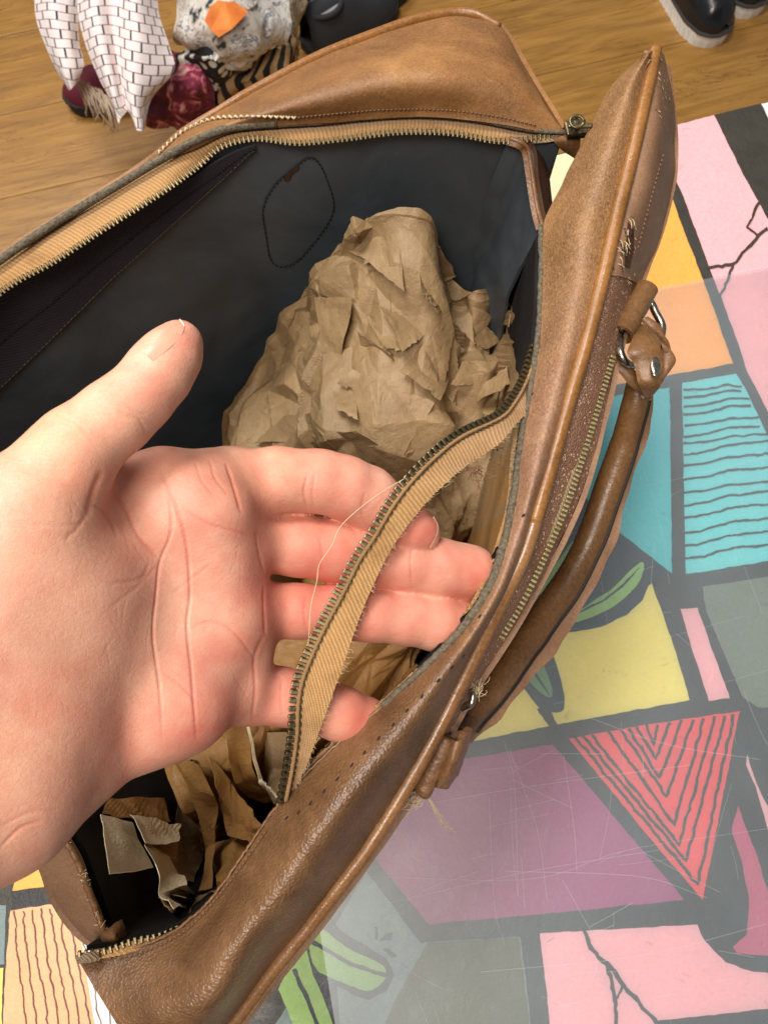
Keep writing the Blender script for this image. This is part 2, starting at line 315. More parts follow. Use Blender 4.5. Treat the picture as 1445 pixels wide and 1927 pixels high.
def stroke(pts, wpx, colr, lvl=3, amp=1.5, name='painted_line', taper=False):
    pk[0] += 1; P = wob(pts, amp, 7, False, pk[0]); T = np.gradient(P, axis=0); T /= np.maximum(np.linalg.norm(T, axis=1, keepdims=True), 1e-9); Nn = np.stack([-T[:, 1], T[:, 0]], 1)
    hw = wpx/2*(1+.35*vnoise(np.c_[P, P[:, :1]*0], .12, pk[0]))
    if taper: hw = hw*np.interp(np.linspace(0, 1, len(P)), [0, .1, .8, 1], [.6, 1, 1, .3])
    A = P+Nn*hw[:, None]; B = P-Nn*hw[:, None]; z = ZP*lvl+.00003*(pk[0] % 6); n = len(P)
    V = [W(x, y, z) for x, y in A]+[W(x, y, z) for x, y in B]
    V = np.array(V); f = [(i, i+1, n+i+1, n+i) for i in range(n-1)]
    if np.cross(V[1]-V[0], V[n]-V[0])[2] < 0: f = [q[::-1] for q in f]
    tchild(obj(name, V, f, PM[colr], None, False))
patch([(1265, 236), (1344, 216), (1400, 330), (1445, 412), (1520, 560), (1600, 760), (1560, 1000), (1445, 774), (1406, 700), (1379, 618), (1336, 505), (1299, 405), (1272, 335)], 'pink')
patch([(1432, 194), (1640, 145), (1640, 700), (1500, 330)], 'white')
patch([(1250, 345), (1262, 362), (1274, 400), (1324, 528), (1379, 684), (1270, 704), (1130, 728), (1150, 500), (1200, 350)], 'orange')
patch([(990, 306), (1245, 242), (1240, 330), (1190, 480), (1120, 560), (980, 560)], 'cream')
patch([(1130, 748), (1260, 729), (1264, 1079), (1160, 998), (1105, 940), (1070, 915)], 'teal')
patch([(1283, 721), (1385, 703), (1406, 739), (1445, 820), (1500, 930), (1500, 1046), (1445, 1056), (1290, 1081)], 'teal2')
for i, (a, b) in enumerate([(733, 722), (748, 731), (765, 745), (780, 760), (801, 783), (822, 800), (835, 818), (855, 832), (876, 856), (902, 880), (927, 908), (952, 926), (975, 950), (1003, 976), (1028, 1001), (1052, 1026)]):
    xr = 1396 if a < 750 else 1412 if a < 790 else 1430 if a < 830 else 1490
    stroke([(1286, a), (1325, (2*a+b)/3+3), (1370, (a+2*b)/3-2), (xr, b-(xr-1445)*.12)], 4.2, 'dark', 3, 2.4)
patch([(1322, 1104), (1445, 1085), (1560, 1066), (1560, 1330), (1425, 1331), (1397, 1312), (1329, 1150)], 'grey')
patch([(1280, 1147), (1312, 1143), (1343, 1230), (1373, 1314), (1334, 1319), (1300, 1215)], 'pink')
patch([(1226, 1096), (1262, 1200), (1298, 1318), (1050, 1363), (895, 1394), (860, 1380), (960, 1180), (1080, 1000), (1120, 1180)], 'yellow')
# leaves
def cA(*p): return [(880+x/3.44, 900+y/3.44) for x, y in p]
def cB(*p): return [(480+x/3.44, 1560+y/3.44) for x, y in p]
patch(cA((60, 1150), (300, 800), (620, 250), (740, 100), (960, 350), (1130, 490), (1320, 615), (1172, 690), (1130, 790), (1030, 885), (900, 950), (760, 985), (600, 1010), (540, 1120), (300, 1320)), 'navy', 2)
patch(cA((330, 760), (440, 640), (560, 560), (690, 400), (700, 500), (560, 650), (500, 730), (400, 770)), 'green2', 3, True)
patch(cA((905, 370), (908, 440), (870, 540), (790, 620), (700, 700), (740, 560), (840, 440)), 'green2', 3, True)
patch(cA((640, 920), (820, 790), (930, 720), (1040, 610), (1128, 543), (1138, 600), (1080, 710), (960, 820), (820, 893), (690, 935)), 'green2', 3, True)
stroke(cA((700, 880), (880, 790), (1000, 700), (1110, 580)), 4, 'navy', 4, 1, taper=True)
patch(cA((330, 800), (480, 830), (560, 900), (480, 960), (380, 900)), 'green2', 3, True)
patch(cA((130, 1060), (280, 1060), (520, 1120), (590, 1260), (628, 1440), (600, 1512), (480, 1500), (370, 1370), (200, 1180)), 'navy', 2, True)
patch(cA((165, 1070), (290, 880), (360, 980), (470, 1160), (545, 1360), (530, 1420), (440, 1360), (330, 1230), (220, 1150)), 'green', 3, True)
stroke(cA((250, 960), (360, 1150), (530, 1410)), 5, 'navy', 4, 1, taper=True)
stroke([(1020, 1330), (1045, 1372)], 20, 'dark', 3, 1)
patch([(1070, 1390), (1230, 1362), (1391, 1339), (1360, 1500), (1322, 1695), (1200, 1550)], 'red')
def c8(x, y): return (700+x/1.9396, 1150+y/1.9396)
for L_, B_, R_ in [((1000, 420), (1028, 490), (1046, 415)), ((965, 424), (1038, 545), (1085, 408)), ((935, 428), (1050, 610), (1130, 402)), ((905, 432), (1075, 680), (1172, 396)), ((860, 440), (1104, 780), (1212, 390)), ((800, 450), (1120, 855), (1250, 386)), ((768, 455), (1145, 912), (1290, 380)), ((738, 460), (1190, 1000), (1320, 376))]:
    stroke([c8(*L_), c8(*B_), c8(*R_)], 5.5, 'dark', 3, 3.2)
patch([(700, 1609), (740, 1540), (840, 1435), (878, 1428), (1040, 1401), (1288, 1694), (1050, 1718), (806, 1740)], 'purple')
patch([(500, 1960), (690, 1640), (792, 1776), (803, 1774), (978, 1763), (990, 1850), (1004, 1990)], 'grey2')
patch([(803, 1776), (976, 1765), (1003, 1985), (700, 1985), (745, 1880)], 'khaki_reflection', 2)  # dark reflection in the plastic sheet, put into the table paint
patch(cB((360, 600), (470, 570), (560, 670), (700, 750), (850, 840), (905, 950), (850, 1050), (740, 1110), (640, 1085), (530, 1020), (550, 1300), (300, 1300), (300, 800)), 'navy', 2)
patch(cB((360, 700), (440, 655), (600, 775), (780, 860), (845, 915), (835, 985), (740, 1048), (620, 1020), (480, 960), (392, 905), (350, 770)), 'green2', 3, True)
patch(cB((150, 1040), (240, 850), (335, 780), (380, 960), (440, 1090), (520, 1320), (270, 1320)), 'green2', 3)
stroke(cB((370, 735), (480, 800), (620, 880), (740, 920), (850, 955)), 7, 'navy', 4, 1); stroke(cB((250, 910), (290, 1010), (340, 1110), (420, 1320)), 7, 'navy', 4, 1)
stroke(cB((785, 640), (785, 720)), 5, 'navy', 4, 1); patch(cB((800, 730), (850, 685), (890, 680), (880, 725)), 'navy', 4); patch(cB((825, 780), (860, 780), (915, 830), (880, 835)), 'navy', 4)
patch([(1015, 1757), (1160, 1749), (1312, 1741), (1324, 1769), (1365, 1812), (1417, 1830), (1560, 1835), (1560, 1890), (1445, 1899), (1240, 1922), (1200, 1990), (1040, 1990), (1030, 1880)], 'pink')
for s_, wd in (([(1098, 1752), (1112, 1785), (1143, 1815), (1170, 1850), (1200, 1885), (1235, 1927)], 8), ([(1143, 1815), (1150, 1855), (1158, 1885), (1155, 1990)], 8), ([(1172, 1852), (1160, 1880)], 5), ([(1445, 428), (1427, 443), (1380, 497), (1334, 504)], 6), ([(1427, 381), (1407, 427), (1427, 443)], 5), ([(1380, 497), (1358, 552), (1356, 575)], 5)):
    stroke(s_, wd, 'dark', 3, 4)
patch([(1388, 1516), (1376, 1562), (1396, 1624), (1409, 1691), (1406, 1758), (1378, 1782), (1386, 1795), (1480, 1802), (1480, 1760), (1445, 1680), (1422, 1604)], 'magenta')
patch([(1406, 1421), (1404, 1439), (1422, 1480), (1445, 1562), (1470, 1600), (1445, 1520), (1424, 1475)], 'pink')
patch([(66, 1612), (130, 1600), (200, 1700), (104, 1667), (23, 1677), (30, 1640)], 'orange')
patch([(22, 1679), (104, 1666), (160, 1660), (160, 1690), (125, 1697), (24, 1712)], 'black', 2)
patch([(19, 1714), (125, 1698), (175, 1690), (200, 1850), (220, 1990), (2, 1990), (12, 1800)], 'peach')
for i in range(10):
    x0 = 26+i*17; stroke([(x0, 1716-i*1.5), (x0+6+i*1.5, 1800), (x0+16+i*2.5, 1870), (x0+30+i*3.5, 1985)], 2.4, 'line', 3, 4)
patch([(150, 1745), (200, 1770), (230, 1990), (187, 1990)], 'white', 3)
patch([(-60, 1830), (6, 1822), (2, 1990), (-60, 1990)], 'yellow'); patch([(-60, 1700), (12, 1705), (8, 1815), (-60, 1822)], 'grey2')
patch([(-300, 1640), (-70, 1600), (-75, 1990), (-300, 2040)], 'pink'); patch([(1620, 1100), (1800, 1060), (1800, 1500), (1600, 1520)], 'orange'); patch([(1520, 1560), (1800, 1530), (1800, 1990), (1600, 1990)], 'teal')
patch([(200, 2040), (640, 2020), (900, 2030), (900, 2300), (200, 2300)], 'yellow'); patch([(1000, 2030), (1500, 2010), (1500, 2300), (1000, 2300)], 'red')
# clear plastic sheet on the table
mt = Mat('clear_scratched_plastic', .3); nt = mt.t
tr = mt.n('ShaderNodeBsdfTransparent'); tr.inputs[0].default_value = (.93, .95, .95, 1); gl = mt.n('ShaderNodeBsdfGlossy', Roughness=.4); gl.inputs[0].default_value = (1, 1, 1, 1)
df = mt.n('ShaderNodeBsdfDiffuse'); df.inputs[0].default_value = (.72, .83, .92, 1)
fr = mt.n('ShaderNodeFresnel', IOR=1.45); m1 = mt.n('ShaderNodeMixShader'); m2 = mt.n('ShaderNodeMixShader')
mt.l(mt.ramp(mt.noise(9, 4, .6), [(.3, (.050,)*3), (.75, (.085,)*3)]), m1.inputs[0]); mt.l(tr.outputs[0], m1.inputs[1]); mt.l(df.outputs[0], m1.inputs[2])
mt.l(fr.outputs[0], m2.inputs[0]); mt.l(m1.outputs[0], m2.inputs[1]); mt.l(gl.outputs[0], m2.inputs[2])
mt.l(m2.outputs[0], nt.nodes['Material Output'].inputs[0]); M['plastic'] = mt.m
s0, s1 = W(1445, 503, .0022), W(1200, 548, .0022); sd = (s0-s1)/np.linalg.norm(s0-s1); sn = np.array([-sd[1], sd[0], 0]); cs = [s0+sd*.6, s1-sd*.30, s1-sd*.30-sn*.42, s1-sd*.42-sn*.62, s0+sd*.6-sn*.62]
sl = empty('clear_plastic_sheet', tuple(s1)); V = [p-s1 for p in cs]; V = [(p[0], p[1], .0004) for p in V]+[(p[0], p[1], -.0004) for p in V]
tag(sl, 'clear scratched plastic sheet lying over the painted table top', 'plastic sheet')
obj('sheet', V, [(4, 3, 2, 1, 0), (5, 6, 7, 8, 9)]+[(i, (i+1) % 5, 5+(i+1) % 5, 5+i) for i in range(5)], M['plastic'], sl, False).matrix_parent_inverse.identity()
mt = Mat('pale_scratch', .5, Alpha=.36); mt.col((.8, .84, .84)); M['scratch'] = mt.m
sb = MB()
scr = [((958, 1410), (1010, 1560), (1030, 1700)), ((960, 1470), (965, 1600), (975, 1690)), ((975, 1690), (968, 1480), (950, 1400)), ((700, 1650), (1000, 1655), (1180, 1600), (1445, 1560)), ((820, 1510), (1000, 1480), (1300, 1440)), ((950, 1640), (1200, 1650), (1330, 1690)), ((1110, 1745), (1190, 1700)),
       ((920, 1500), (930, 1700), (950, 1780)), ((730, 1700), (1000, 1640), (1240, 1600)), ((1080, 1340), (1250, 1400), (1430, 1430)), ((1130, 1080), (1145, 1190), (1160, 1280)), ((1130, 930), (1280, 900), (1445, 860)), ((1210, 880), (1240, 980), (1260, 1100)), ((1020, 1260), (1200, 1215), (1400, 1160)), ((1060, 1420), (1080, 1560), (1085, 1640)), ((905, 1830), (1200, 1800), (1440, 1740)), ((560, 1900), (760, 1700), (900, 1640))]
rr = random.Random(5)
for i in range(70):
    x, y = rr.uniform(700, 1440), rr.uniform(850, 1900); a = rr.choice((rr.gauss(-12, 8), rr.gauss(80, 9), rr.gauss(20, 30))); L = rr.uniform(25, 170)
    scr.append(((x, y), (x+L*.5*math.cos(R(a))+rr.uniform(-4, 4), y+L*.5*math.sin(R(a))), (x+L*math.cos(R(a)), y+L*math.sin(R(a)))))
for s_ in scr:
    P = cr([W(x, y, .00265)-s1 for x, y in s_], 14); T = np.gradient(P, axis=0); T /= np.linalg.norm(T, axis=1, keepdims=True); Nn = np.stack([-T[:, 1], T[:, 0], T[:, 0]*0], 1); hw = rr.uniform(.00004, .00010)
    P[:, 2] = .0006; n = len(P); sb.add(np.vstack([P+Nn*hw, P-Nn*hw]), [(i, i+1, n+i+1, n+i) for i in range(n-1)])
o = sb.build('scratch', M['scratch'], sl, False); o.matrix_parent_inverse.identity(); o['kind'] = 'stuff'
def par(o, p): o.parent = p; o.matrix_parent_inverse = p.matrix_basis.inverted(); return o
def cols(c): return [np.array([W(*p) for p in r]) for r in zip(*c)]       # list of columns -> rows
# ------------------------------------------------------------------ the bag
bag = empty('leather_bag', (0.0, 0.08, 0.002)); tag(bag, 'open brown leather bag with orange piping, dark lining and torn brass zip', 'bag')
HZ = .245
# back lip: (px, py, z)
BL = [(-330, 770, .24), (-150, 602, .243), (0, 494, .245), (100, 426, .245), (200, 366, .246), (300, 306, .247), (370, 268, .248), (430, 246, .248), (500, 238, .248), (600, 232, .248), (700, 222, .248), (800, 218, .247), (900, 227, .246), (1000, 246, .244), (1062, 250, .243)]
BT = [(-330, 840, .236), (-150, 680, .239), (0, 548, .242), (100, 490, .2435), (200, 425, .245), (300, 362, .246), (370, 312, .243), (415, 274, .245), (480, 258, .246), (560, 266, .246), (650, 258, .246), (750, 246, .245), (850, 248, .244), (950, 263, .243), (1075, 246, .242)]
FL = [(1020, 425, .238), (1021, 520, .240), (1015, 640, .243), (1000, 735, .245), (982, 840, .248), (967, 950, .250), (950, 1030, .252), (925, 1105, .253), (872, 1187, .253), (790, 1270, .252), (700, 1350, .250), (600, 1437, .248), (524, 1520, .246), (470, 1597, .243), (408, 1685, .240), (345, 1745, .237), (265, 1783, .234), (145, 1804, .232)]
EL = [(-330, 770, .24), (-250, 1050, .236), (-120, 1300, .236), (30, 1480, .238), (130, 1592, .235), (172, 1690, .228), (205, 1772, .222), (232, 1792, .222)]
blw, ftw, elw = (np.array([W(*p) for p in q]) for q in (BL, FL, EL))
def drop(P, z, inset=0, c=np.array([-.03, .09])):
    Q = np.array(P, float); d = c-Q[:, :2]; Q[:, :2] += d/np.linalg.norm(d, axis=1, keepdims=True)*inset; Q[:, 2] = z; return Q
# lining walls (inside)
def wall(name, top, mat, inset_top, inset_bot, nu, nv=26, bul=.0, zb=.008, noise=.0012, thick=.0015):
    T = drop(top, 0, inset_top); T[:, 2] = np.asarray(top)[:, 2]-.004; B = drop(top, zb, inset_bot); Mi = (T+B)/2+(0, 0, 0)
    Md = drop(Mi, 0, bul); Md[:, 2] = Mi[:, 2]
    return loft(name, [T, Md, B], nu, nv, mat, bag, thick, noise, 28)
lw, LG, LN = wall('lining', blw, M['lining'], .002, .012, 160, 40, .004)
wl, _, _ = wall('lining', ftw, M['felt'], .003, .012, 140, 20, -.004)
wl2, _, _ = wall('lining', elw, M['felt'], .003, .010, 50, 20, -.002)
# right end: gusset sagging between the lips
gus = [(955, 262, .243), (978, 270, .243), (990, 285, .240), (996, 320, .236), (1002, 360, .232), (1008, 395, .230), (1018, 428, .232)]
gw = np.array([W(*p) for p in gus])
gtop = gw.copy(); gb = drop(gw, .008, .012); gm = (gtop+gb)/2; gm[:, 0] -= np.array([0, .004, .010, .012, .010, .006, 0])
loft('lining', [gtop, gtop*.8+gb*.2-(.004, 0, 0), gm, gb], 40, 40, M['lining'], bag, .0015, .0012, 50)
# end gusset outside (dark brown leather behind the edge)
gout = np.array([W(*p) for p in [(972, 260, .244), (1000, 268, .243), (1040, 288, .240), (1056, 345, .232), (1050, 385, .228), (1040, 410, .228), (1030, 432, .230)]])
loft('gusset', cols([[(*gus[i][:2], gus[i][2]+.001), tuple([(gus[i][0]+q[0])/2, (gus[i][1]+q[1])/2, gus[i][2]-.009]), (q[0], q[1], q[2]-.02)] for i, q in enumerate([(985, 262, .244), (1005, 272, .243), (1010, 300, .24), (1014, 340, .235), (1020, 375, .235), (1024, 400, .236), (1030, 432, .24)])]), 30, 10, M['brown'], bag, .0018, .0004, 60)
god = drop(gw, .004, -.004); gmid = gw+np.array([.012, .006, -.03])
loft('gusset', [gw+(.0015, .001, -.001), gmid, (gmid+god)/2, god], 30, 20, M['tan_in'], bag, .0018, .0008, 50)
tube('gusset_edge', resample(cr(gw+(.0006, 0, .0006), 60), .001), .0010, M['brown'], bag, 8)
# bottom
ring = np.vstack([drop(blw, .004, .002), drop(gw[::-1][::-1], .004, .002), drop(ftw, .004, .002), drop(elw[::-1], .004, .002)])
def nice_ring(z, inset):
    P = np.vstack([blw[:-1], gw[2:-1], ftw, elw[::-1][1:-1]]); return drop(P, z, inset)
for z_, mt_, nm in ((.007, M['felt'], 'lining'), (.0035, M['brown'], 'base')):
    P = nice_ring(z_, .002); c_ = P.mean(0); n = len(P); o = obj(nm, np.vstack([P, [c_]]), [(i, (i+1) % n, n) for i in range(n)], mt_, bag, False)
# outer faces
def outer(name, top, out, mat, nu=60):
    T = np.asarray(top); B = drop(T, .003, .001); Mi = (T+B)/2; Mi = drop(Mi, 0, -out); Mi[:, 2] = (T[:, 2]+B[:, 2])/2
    return loft(name, [T, Mi, B], nu, 16, mat, bag, .002, .0008, 30, face=1)
# back top panel (suede hump) : columns lower, middle, upper
TP = [[(-330, 766, .243), (-338, 756, .240), (-345, 750, .232)], [(-150, 596, .243), (-152, 593, .243), (-153, 591, .240)], [(0, 488, .245), (-1, 484, .245), (-2, 481, .242)], [(150, 392, .246), (149, 389, .246), (147, 387, .243)], [(290, 303, .247), (288, 299, .247), (286, 296, .244)], [(350, 276, .250), (346, 262, .249), (342, 250, .238)],
      [(430, 246, .250), (425, 228, .251), (415, 206, .238)], [(520, 237, .250), (512, 198, .256), (496, 160, .238)], [(640, 228, .250), (622, 165, .260), (600, 106, .238)], [(740, 219, .249), (722, 140, .262), (700, 66, .238)], [(840, 221, .249), (825, 125, .262), (800, 32, .238)], [(940, 233, .247), (915, 130, .258), (880, 24, .238)],
      [(1000, 244, .246), (972, 150, .254), (940, 48, .240)], [(1050, 250, .244), (1020, 190, .248), (985, 122, .240)], [(1066, 250, .243), (1064, 246, .243), (1058, 240, .241)]]
tpr = cols(TP)
btop, BG, BN = loft('top_panel', tpr, 200, 40, M['suede'], bag, .0022, .0010, 45)
outer('back_panel', tpr[2], -.006, M['suede'], 80)
pipeP = cr([W(*c[2][:2], c[2][2]+.001) for c in TP[:13]], 160)[62:]
tube('piping', pipeP, np.interp(np.linspace(0, 1, 98), [0, .25, .9, 1], [.0006, .0023, .0023, .0014]), M['pipe'], bag, 12)
# raw dark edge of the back lip, left part
eP = cr([W(px, py-5, z+.0022) for px, py, z in BL], 200); tube('raw_edge', eP[:118], .0016, M['edge'], bag, 6)
tube('raw_edge', eP[117:]+np.array([0, 0, -.001]), .0009, M['edge'], bag, 6)
# back zip tape
bl_in = [(x, y+2, z-.0015) for x, y, z in BL]
def mid(a, b, k, dz=0): return tuple(a[i]*(1-k)+b[i]*k+(dz if i == 2 else 0) for i in range(3))
btc = [[a, mid(a, b, .5, .001), b] for a, b in zip(bl_in, BT)]
btape, _, _ = loft('zip_tape', cols(btc), 260, 8, M['tape'], bag, .0008, .00025, 120)
tape2 = cols([[ (x, y-13, z-.0002), (x, y-2, z+.0005)] for x, y, z in BT[8:]])
# facing strip on the lining (navy woven), narrowing to the right
nu_f = 74
def proj(P): q = P-CAM; y_ = q[..., 1]*ct+q[..., 2]*st; d_ = -(-q[..., 1]*st+q[..., 2]*ct); return q[..., 0]/d_*F+722.5, -y_/d_*F+963.5
px_, py_ = proj(LG); lim = np.interp(px_, [-400, -100, 0, 100, 200, 300, 400, 480, 520], [1080, 815, 718, 622, 522, 432, 342, 270, 240]); vw = np.array([np.interp(0, (py_-lim)[:, j], np.arange(LG.shape[0])) for j in range(LG.shape[1])]); nu_f = int(np.argmax(px_[2] > 488)); vw = np.maximum(vw, .4)
vst = np.minimum(.9, vw*.3); FG = np.zeros((10, nu_f, 3)); FN = np.zeros_like(FG)
for j in range(nu_f):
    for i in range(10):
        v = vst[j]+(vw[j]-vst[j])*i/9; i0 = int(v); f = v-i0; FG[i, j] = LG[i0, j]*(1-f)+LG[i0+1, j]*f+LN[i0, j]*.0022; FN[i, j] = LN[i0, j]
sheet('facing', FG, FN, M['facing'], bag, .001)
# stitches helper: short capsules lying on a mesh along a pixel path
def stitches(b, path, step, length, r, mat, parent, name='stitching', lift=.0006, jitter=.1, gap=0):
    mb = MB(); P = resample(np.array(cr(np.c_[np.array(path, float), np.zeros(len(path))], 40*len(path)))[:, :2], step); P = P+RNG.normal(0, jitter, P.shape)
    for k in range(len(P)-1):
        if RNG.random() < gap: continue
        a, c = P[k], P[k]+(P[k+1]-P[k])*length
        A, Cc = cast(b, *a, lift), cast(b, *c, lift)
        if A is None or Cc is None or np.linalg.norm(A[0]-Cc[0]) > .012: continue
        mb.tube([A[0]-A[1]*r, (A[0]+Cc[0])/2+A[1]*r*.8, Cc[0]-Cc[1]*r], r, 5)
    if mb.n: o = mb.build(name, mat, parent); o['kind'] = 'stuff'; return o
def edge_st(P3, step, mat, name='stitching', r=.0003, gap=0):
    mb = MB(); Q = resample(P3, step)
    for k in range(len(Q)-1):
        if RNG.random() > gap: mb.tube([Q[k], Q[k]*.6+Q[k+1]*.4+(0, 0, r), Q[k]*.25+Q[k+1]*.75], r, 5)
    o = mb.build(name, mat, bag); o['kind'] = 'stuff'
edge_st(FG[-1]+LN[4, :nu_f]*.0004, .0022, M['edge'], r=.00016)
edge_st(FG[5]+FN[5]*.0003, .0028, M['dthread'], r=.0002)
bb = bvh(btop); bl_ = bvh(lw)
stitches(bb, [(300, 290), (345, 250), (400, 226), (450, 222), (500, 217), (560, 218)], 11, .68, .0005, M['thread'], bag, lift=.0007)
stitches(bb, [(560, 218), (640, 210), (740, 203), (840, 205), (930, 217), (1010, 236)], 8, .6, .0003, M['bthread'], bag)
dia = [(500, 372), (520, 342), (548, 318), (580, 295), (600, 305), (618, 345), (628, 385), (618, 415), (590, 455), (555, 492), (525, 500), (508, 485), (500, 440), (494, 400), (500, 372)]
stitches(bl_, dia, 8.5, .7, .00033, M['dthread'], bag, lift=.0005)
pt = [cast(bl_, x, y, .0009)[0] for x, y in [(533, 335), (540, 322), (552, 312), (563, 308), (560, 316), (548, 324), (545, 333), (536, 338)]]
obj('glue_patch', pt, [tuple(range(len(pt)))], M['tan_in'], bag, False)
stitches(bl_, [(950, 285), (948, 400), (945, 500), (938, 590)], 10, .7, .0005, M['dthread'], bag)
# front top panel
FP = [[(1206, 108, .262), (1222, 98, .268), (1233, 92, .262)], [(1152, 158, .256), (1188, 150, .268), (1221, 150, .262)], [(1106, 245, .250), (1155, 240, .266), (1202, 238, .262)], [(1060, 340, .243), (1125, 325, .262), (1183, 318, .260)],
      [(1020, 425, .238), (1095, 412, .260), (1161, 405, .258)], [(1021, 520, .240), (1082, 518, .258), (1135, 520, .256)], [(1015, 640, .243), (1062, 640, .256), (1100, 655, .253)], [(1000, 735, .245), (1042, 738, .255), (1072, 750, .251)],
      [(982, 840, .248), (1018, 842, .255), (1044, 850, .249)], [(967, 950, .250), (994, 950, .255), (1015, 950, .247)], [(950, 1030, .252), (970, 1034, .254), (987, 1040, .246)], [(925, 1105, .253), (942, 1108, .255), (957, 1105, .245)], [(872, 1187, .253), (895, 1192, .256), (912, 1195, .243)],
      [(790, 1270, .252), (832, 1280, .258), (866, 1288, .241)], [(700, 1350, .250), (765, 1370, .259), (815, 1390, .238)], [(600, 1437, .248), (685, 1470, .260), (752, 1500, .235)], [(524, 1520, .246), (615, 1560, .260), (690, 1598, .232)], [(470, 1597, .243), (560, 1640, .258), (632, 1675, .229)],
      [(408, 1685, .240), (500, 1720, .256), (575, 1750, .226)], [(345, 1745, .237), (440, 1800, .254), (512, 1828, .223)], [(265, 1783, .234), (370, 1900, .250), (430, 1936, .219)], [(145, 1804, .232), (230, 1950, .240), (310, 2080, .214)]]
fpr = cols(FP)
ftop, FTG, FTN = loft('top_panel', fpr, 300, 36, M['suede'], bag, .0024, .0006, 60)
# near half is smoother, glossier leather; one hide that wears from suede to smooth along its length
lm = bpy.data.materials.new('worn_hide'); lm.use_nodes = True
M2 = Mat('worn_tan_to_smooth_leather', .5); lt = M2
ys = lt.n('ShaderNodeSeparateXYZ'); lt.l(lt.tc.outputs['Object'], ys.inputs[0])
yfac = lt.math('ADD', ys.outputs[1], lt.math('MULTIPLY', lt.noise(35, 5, .7), .03))
k = lt.ramp(lt.math('MULTIPLY', lt.math('ADD', yfac, .06), 3.2), [(.18, (0, 0, 0)), (.62, (1, 1, 1))])     # 0 near (smooth) .. 1 far (napped)
f1 = lt.noise(1400, 3, .7); bl1 = lt.noise(30, 6, .65, .6)
csm = lt.ramp(bl1, [(.3, srgb(74, 50, 32)), (.5, srgb(106, 75, 48)), (.7, srgb(134, 98, 66))])
cmd = lt.ramp(bl1, [(.3, srgb(108, 74, 58)), (.5, srgb(134, 98, 78)), (.72, srgb(154, 116, 90))])
csu = lt.ramp(bl1, [(.3, srgb(100, 68, 42)), (.5, srgb(132, 94, 58)), (.72, srgb(168, 124, 80))])
k2 = lt.ramp(k, [(.35, (0, 0, 0)), (.55, (1, 1, 1)), ]); k3 = lt.ramp(lt.math('MULTIPLY', lt.math('ADD', yfac, .0), 4.4), [(.55, (0, 0, 0)), (.80, (1, 1, 1))])
cc = lt.mix(k3, lt.mix(k2, csm, cmd), csu)
nf = lt.ramp(lt.noise(1000, 5, .8, .8, lt.co(sc=(1.6, .8, 1), rot=(0, 0, .5))), [(.42, (0, 0, 0)), (.66, (.5,)*3)]); nd_ = lt.ramp(lt.noise(420, 5, .8, 1), [(.38, (.5,)*3), (.55, (0, 0, 0))])
cc = lt.mix(lt.math('MULTIPLY', nd_, k), cc, srgb(98, 60, 36)); cc = lt.mix(lt.math('MULTIPLY', nf, k), cc, srgb(206, 158, 104)); cc = lt.mix(lt.ramp(lt.noise(420, 5, .8), [(.45, (0, 0, 0)), (.7, (.35,)*3)]), cc, srgb(70, 42, 24))
scu = lt.ramp(lt.noise(75, 7, .8, 2), [(.62, (0, 0, 0)), (.68, (.5,)*3)]); cc = lt.mix(scu, cc, srgb(80, 46, 26)); lt.col(cc)
lt.l(lt.mix(k, (.34,)*3, (.50,)*3), lt.b.inputs['Roughness'])
lt.bump(lt.mix(k, lt.vor(1350, 'SMOOTH_F1'), f1), .00045, .75).bump(lt.noise(330, 5, .7), .0004, .5).bump(lt.noise(50, 3), .0008, .4)
ftop.data.materials[0] = M2.m; ftop['label'] = 'front top panel, napped at the far end and glossy at the near end'
bpy.data.materials.remove(lm)
fb = bvh(ftop)
PFr = cr([W(*c[2][:2], c[2][2]+.0012) for c in FP], 300); npf = 300
def pidx(py): return int(np.argmin(np.abs(np.array([np.interp(i/(npf-1)*(len(FP)-1), range(len(FP)), [c[2][1] for c in FP]) for i in range(npf)])-py)))
isp = pidx(980)
tube('piping', PFr[:isp+1], .00255, M['pipe'], bag, 12); tube('piping', PFr[isp:], .00265, M['pipe_dark'], bag, 12)['label'] = 'darker brown near length of the front piping'
# raw edge of the front lip (grey green, fuzzy)
ep = cr([W(x-3, y-2, z-.0003) for x, y, z in FL], 260); ep[1:-1] += RNG.normal(0, .00012, (258, 3)); tube('raw_edge', ep[:150], np.interp(np.arange(150), [0, 60, 110, 149], [.0010, .0014, .0017, .0010]), M['edge'], bag, 6)
tube('raw_edge', ep[149:], .0005, M['brown'], bag, 6)
# stitch holes along the torn lip
hs = [(1003, 740), (985, 970), (912, 1205), (872, 1235), (849, 1257), (825, 1281), (794, 1311), (766, 1338), (740, 1365), (713, 1390), (686, 1417), (662, 1441), (635, 1467), (610, 1490), (585, 1512), (562, 1530), (540, 1540), (903, 1160)]
hme = None
for x, y in hs:
    h = cast(fb, x, y, .00012)
    if h is None: continue
    if hme is None:
        th = np.linspace(0, 2*math.pi, 12, endpoint=False); V = [(.0008*math.cos(t)*(1+.2*math.sin(3*t)), .00042*math.sin(t), 0) for t in th]
        V += [(x_*.45, y_*.45, .00008) for x_, y_, _ in V]; hme = bpy.data.meshes.new('stitch_hole'); hme.from_pydata(V, [], [(i, (i+1) % 12, 12+(i+1) % 12, 12+i) for i in range(12)]+[tuple(range(12, 24))]); hme.materials.append(M['hole'])
    o = link('stitch_hole', hme, bag); o.matrix_basis = frame(h[0], np.array([.6, .75, 0])+RNG.normal(0, .15, 3), h[1])
stitches(fb, [(205, 1806), (265, 1796), (345, 1758), (400, 1705), (455, 1635), (505, 1563)], 10, .6, .00022, M['bthread'], bag)
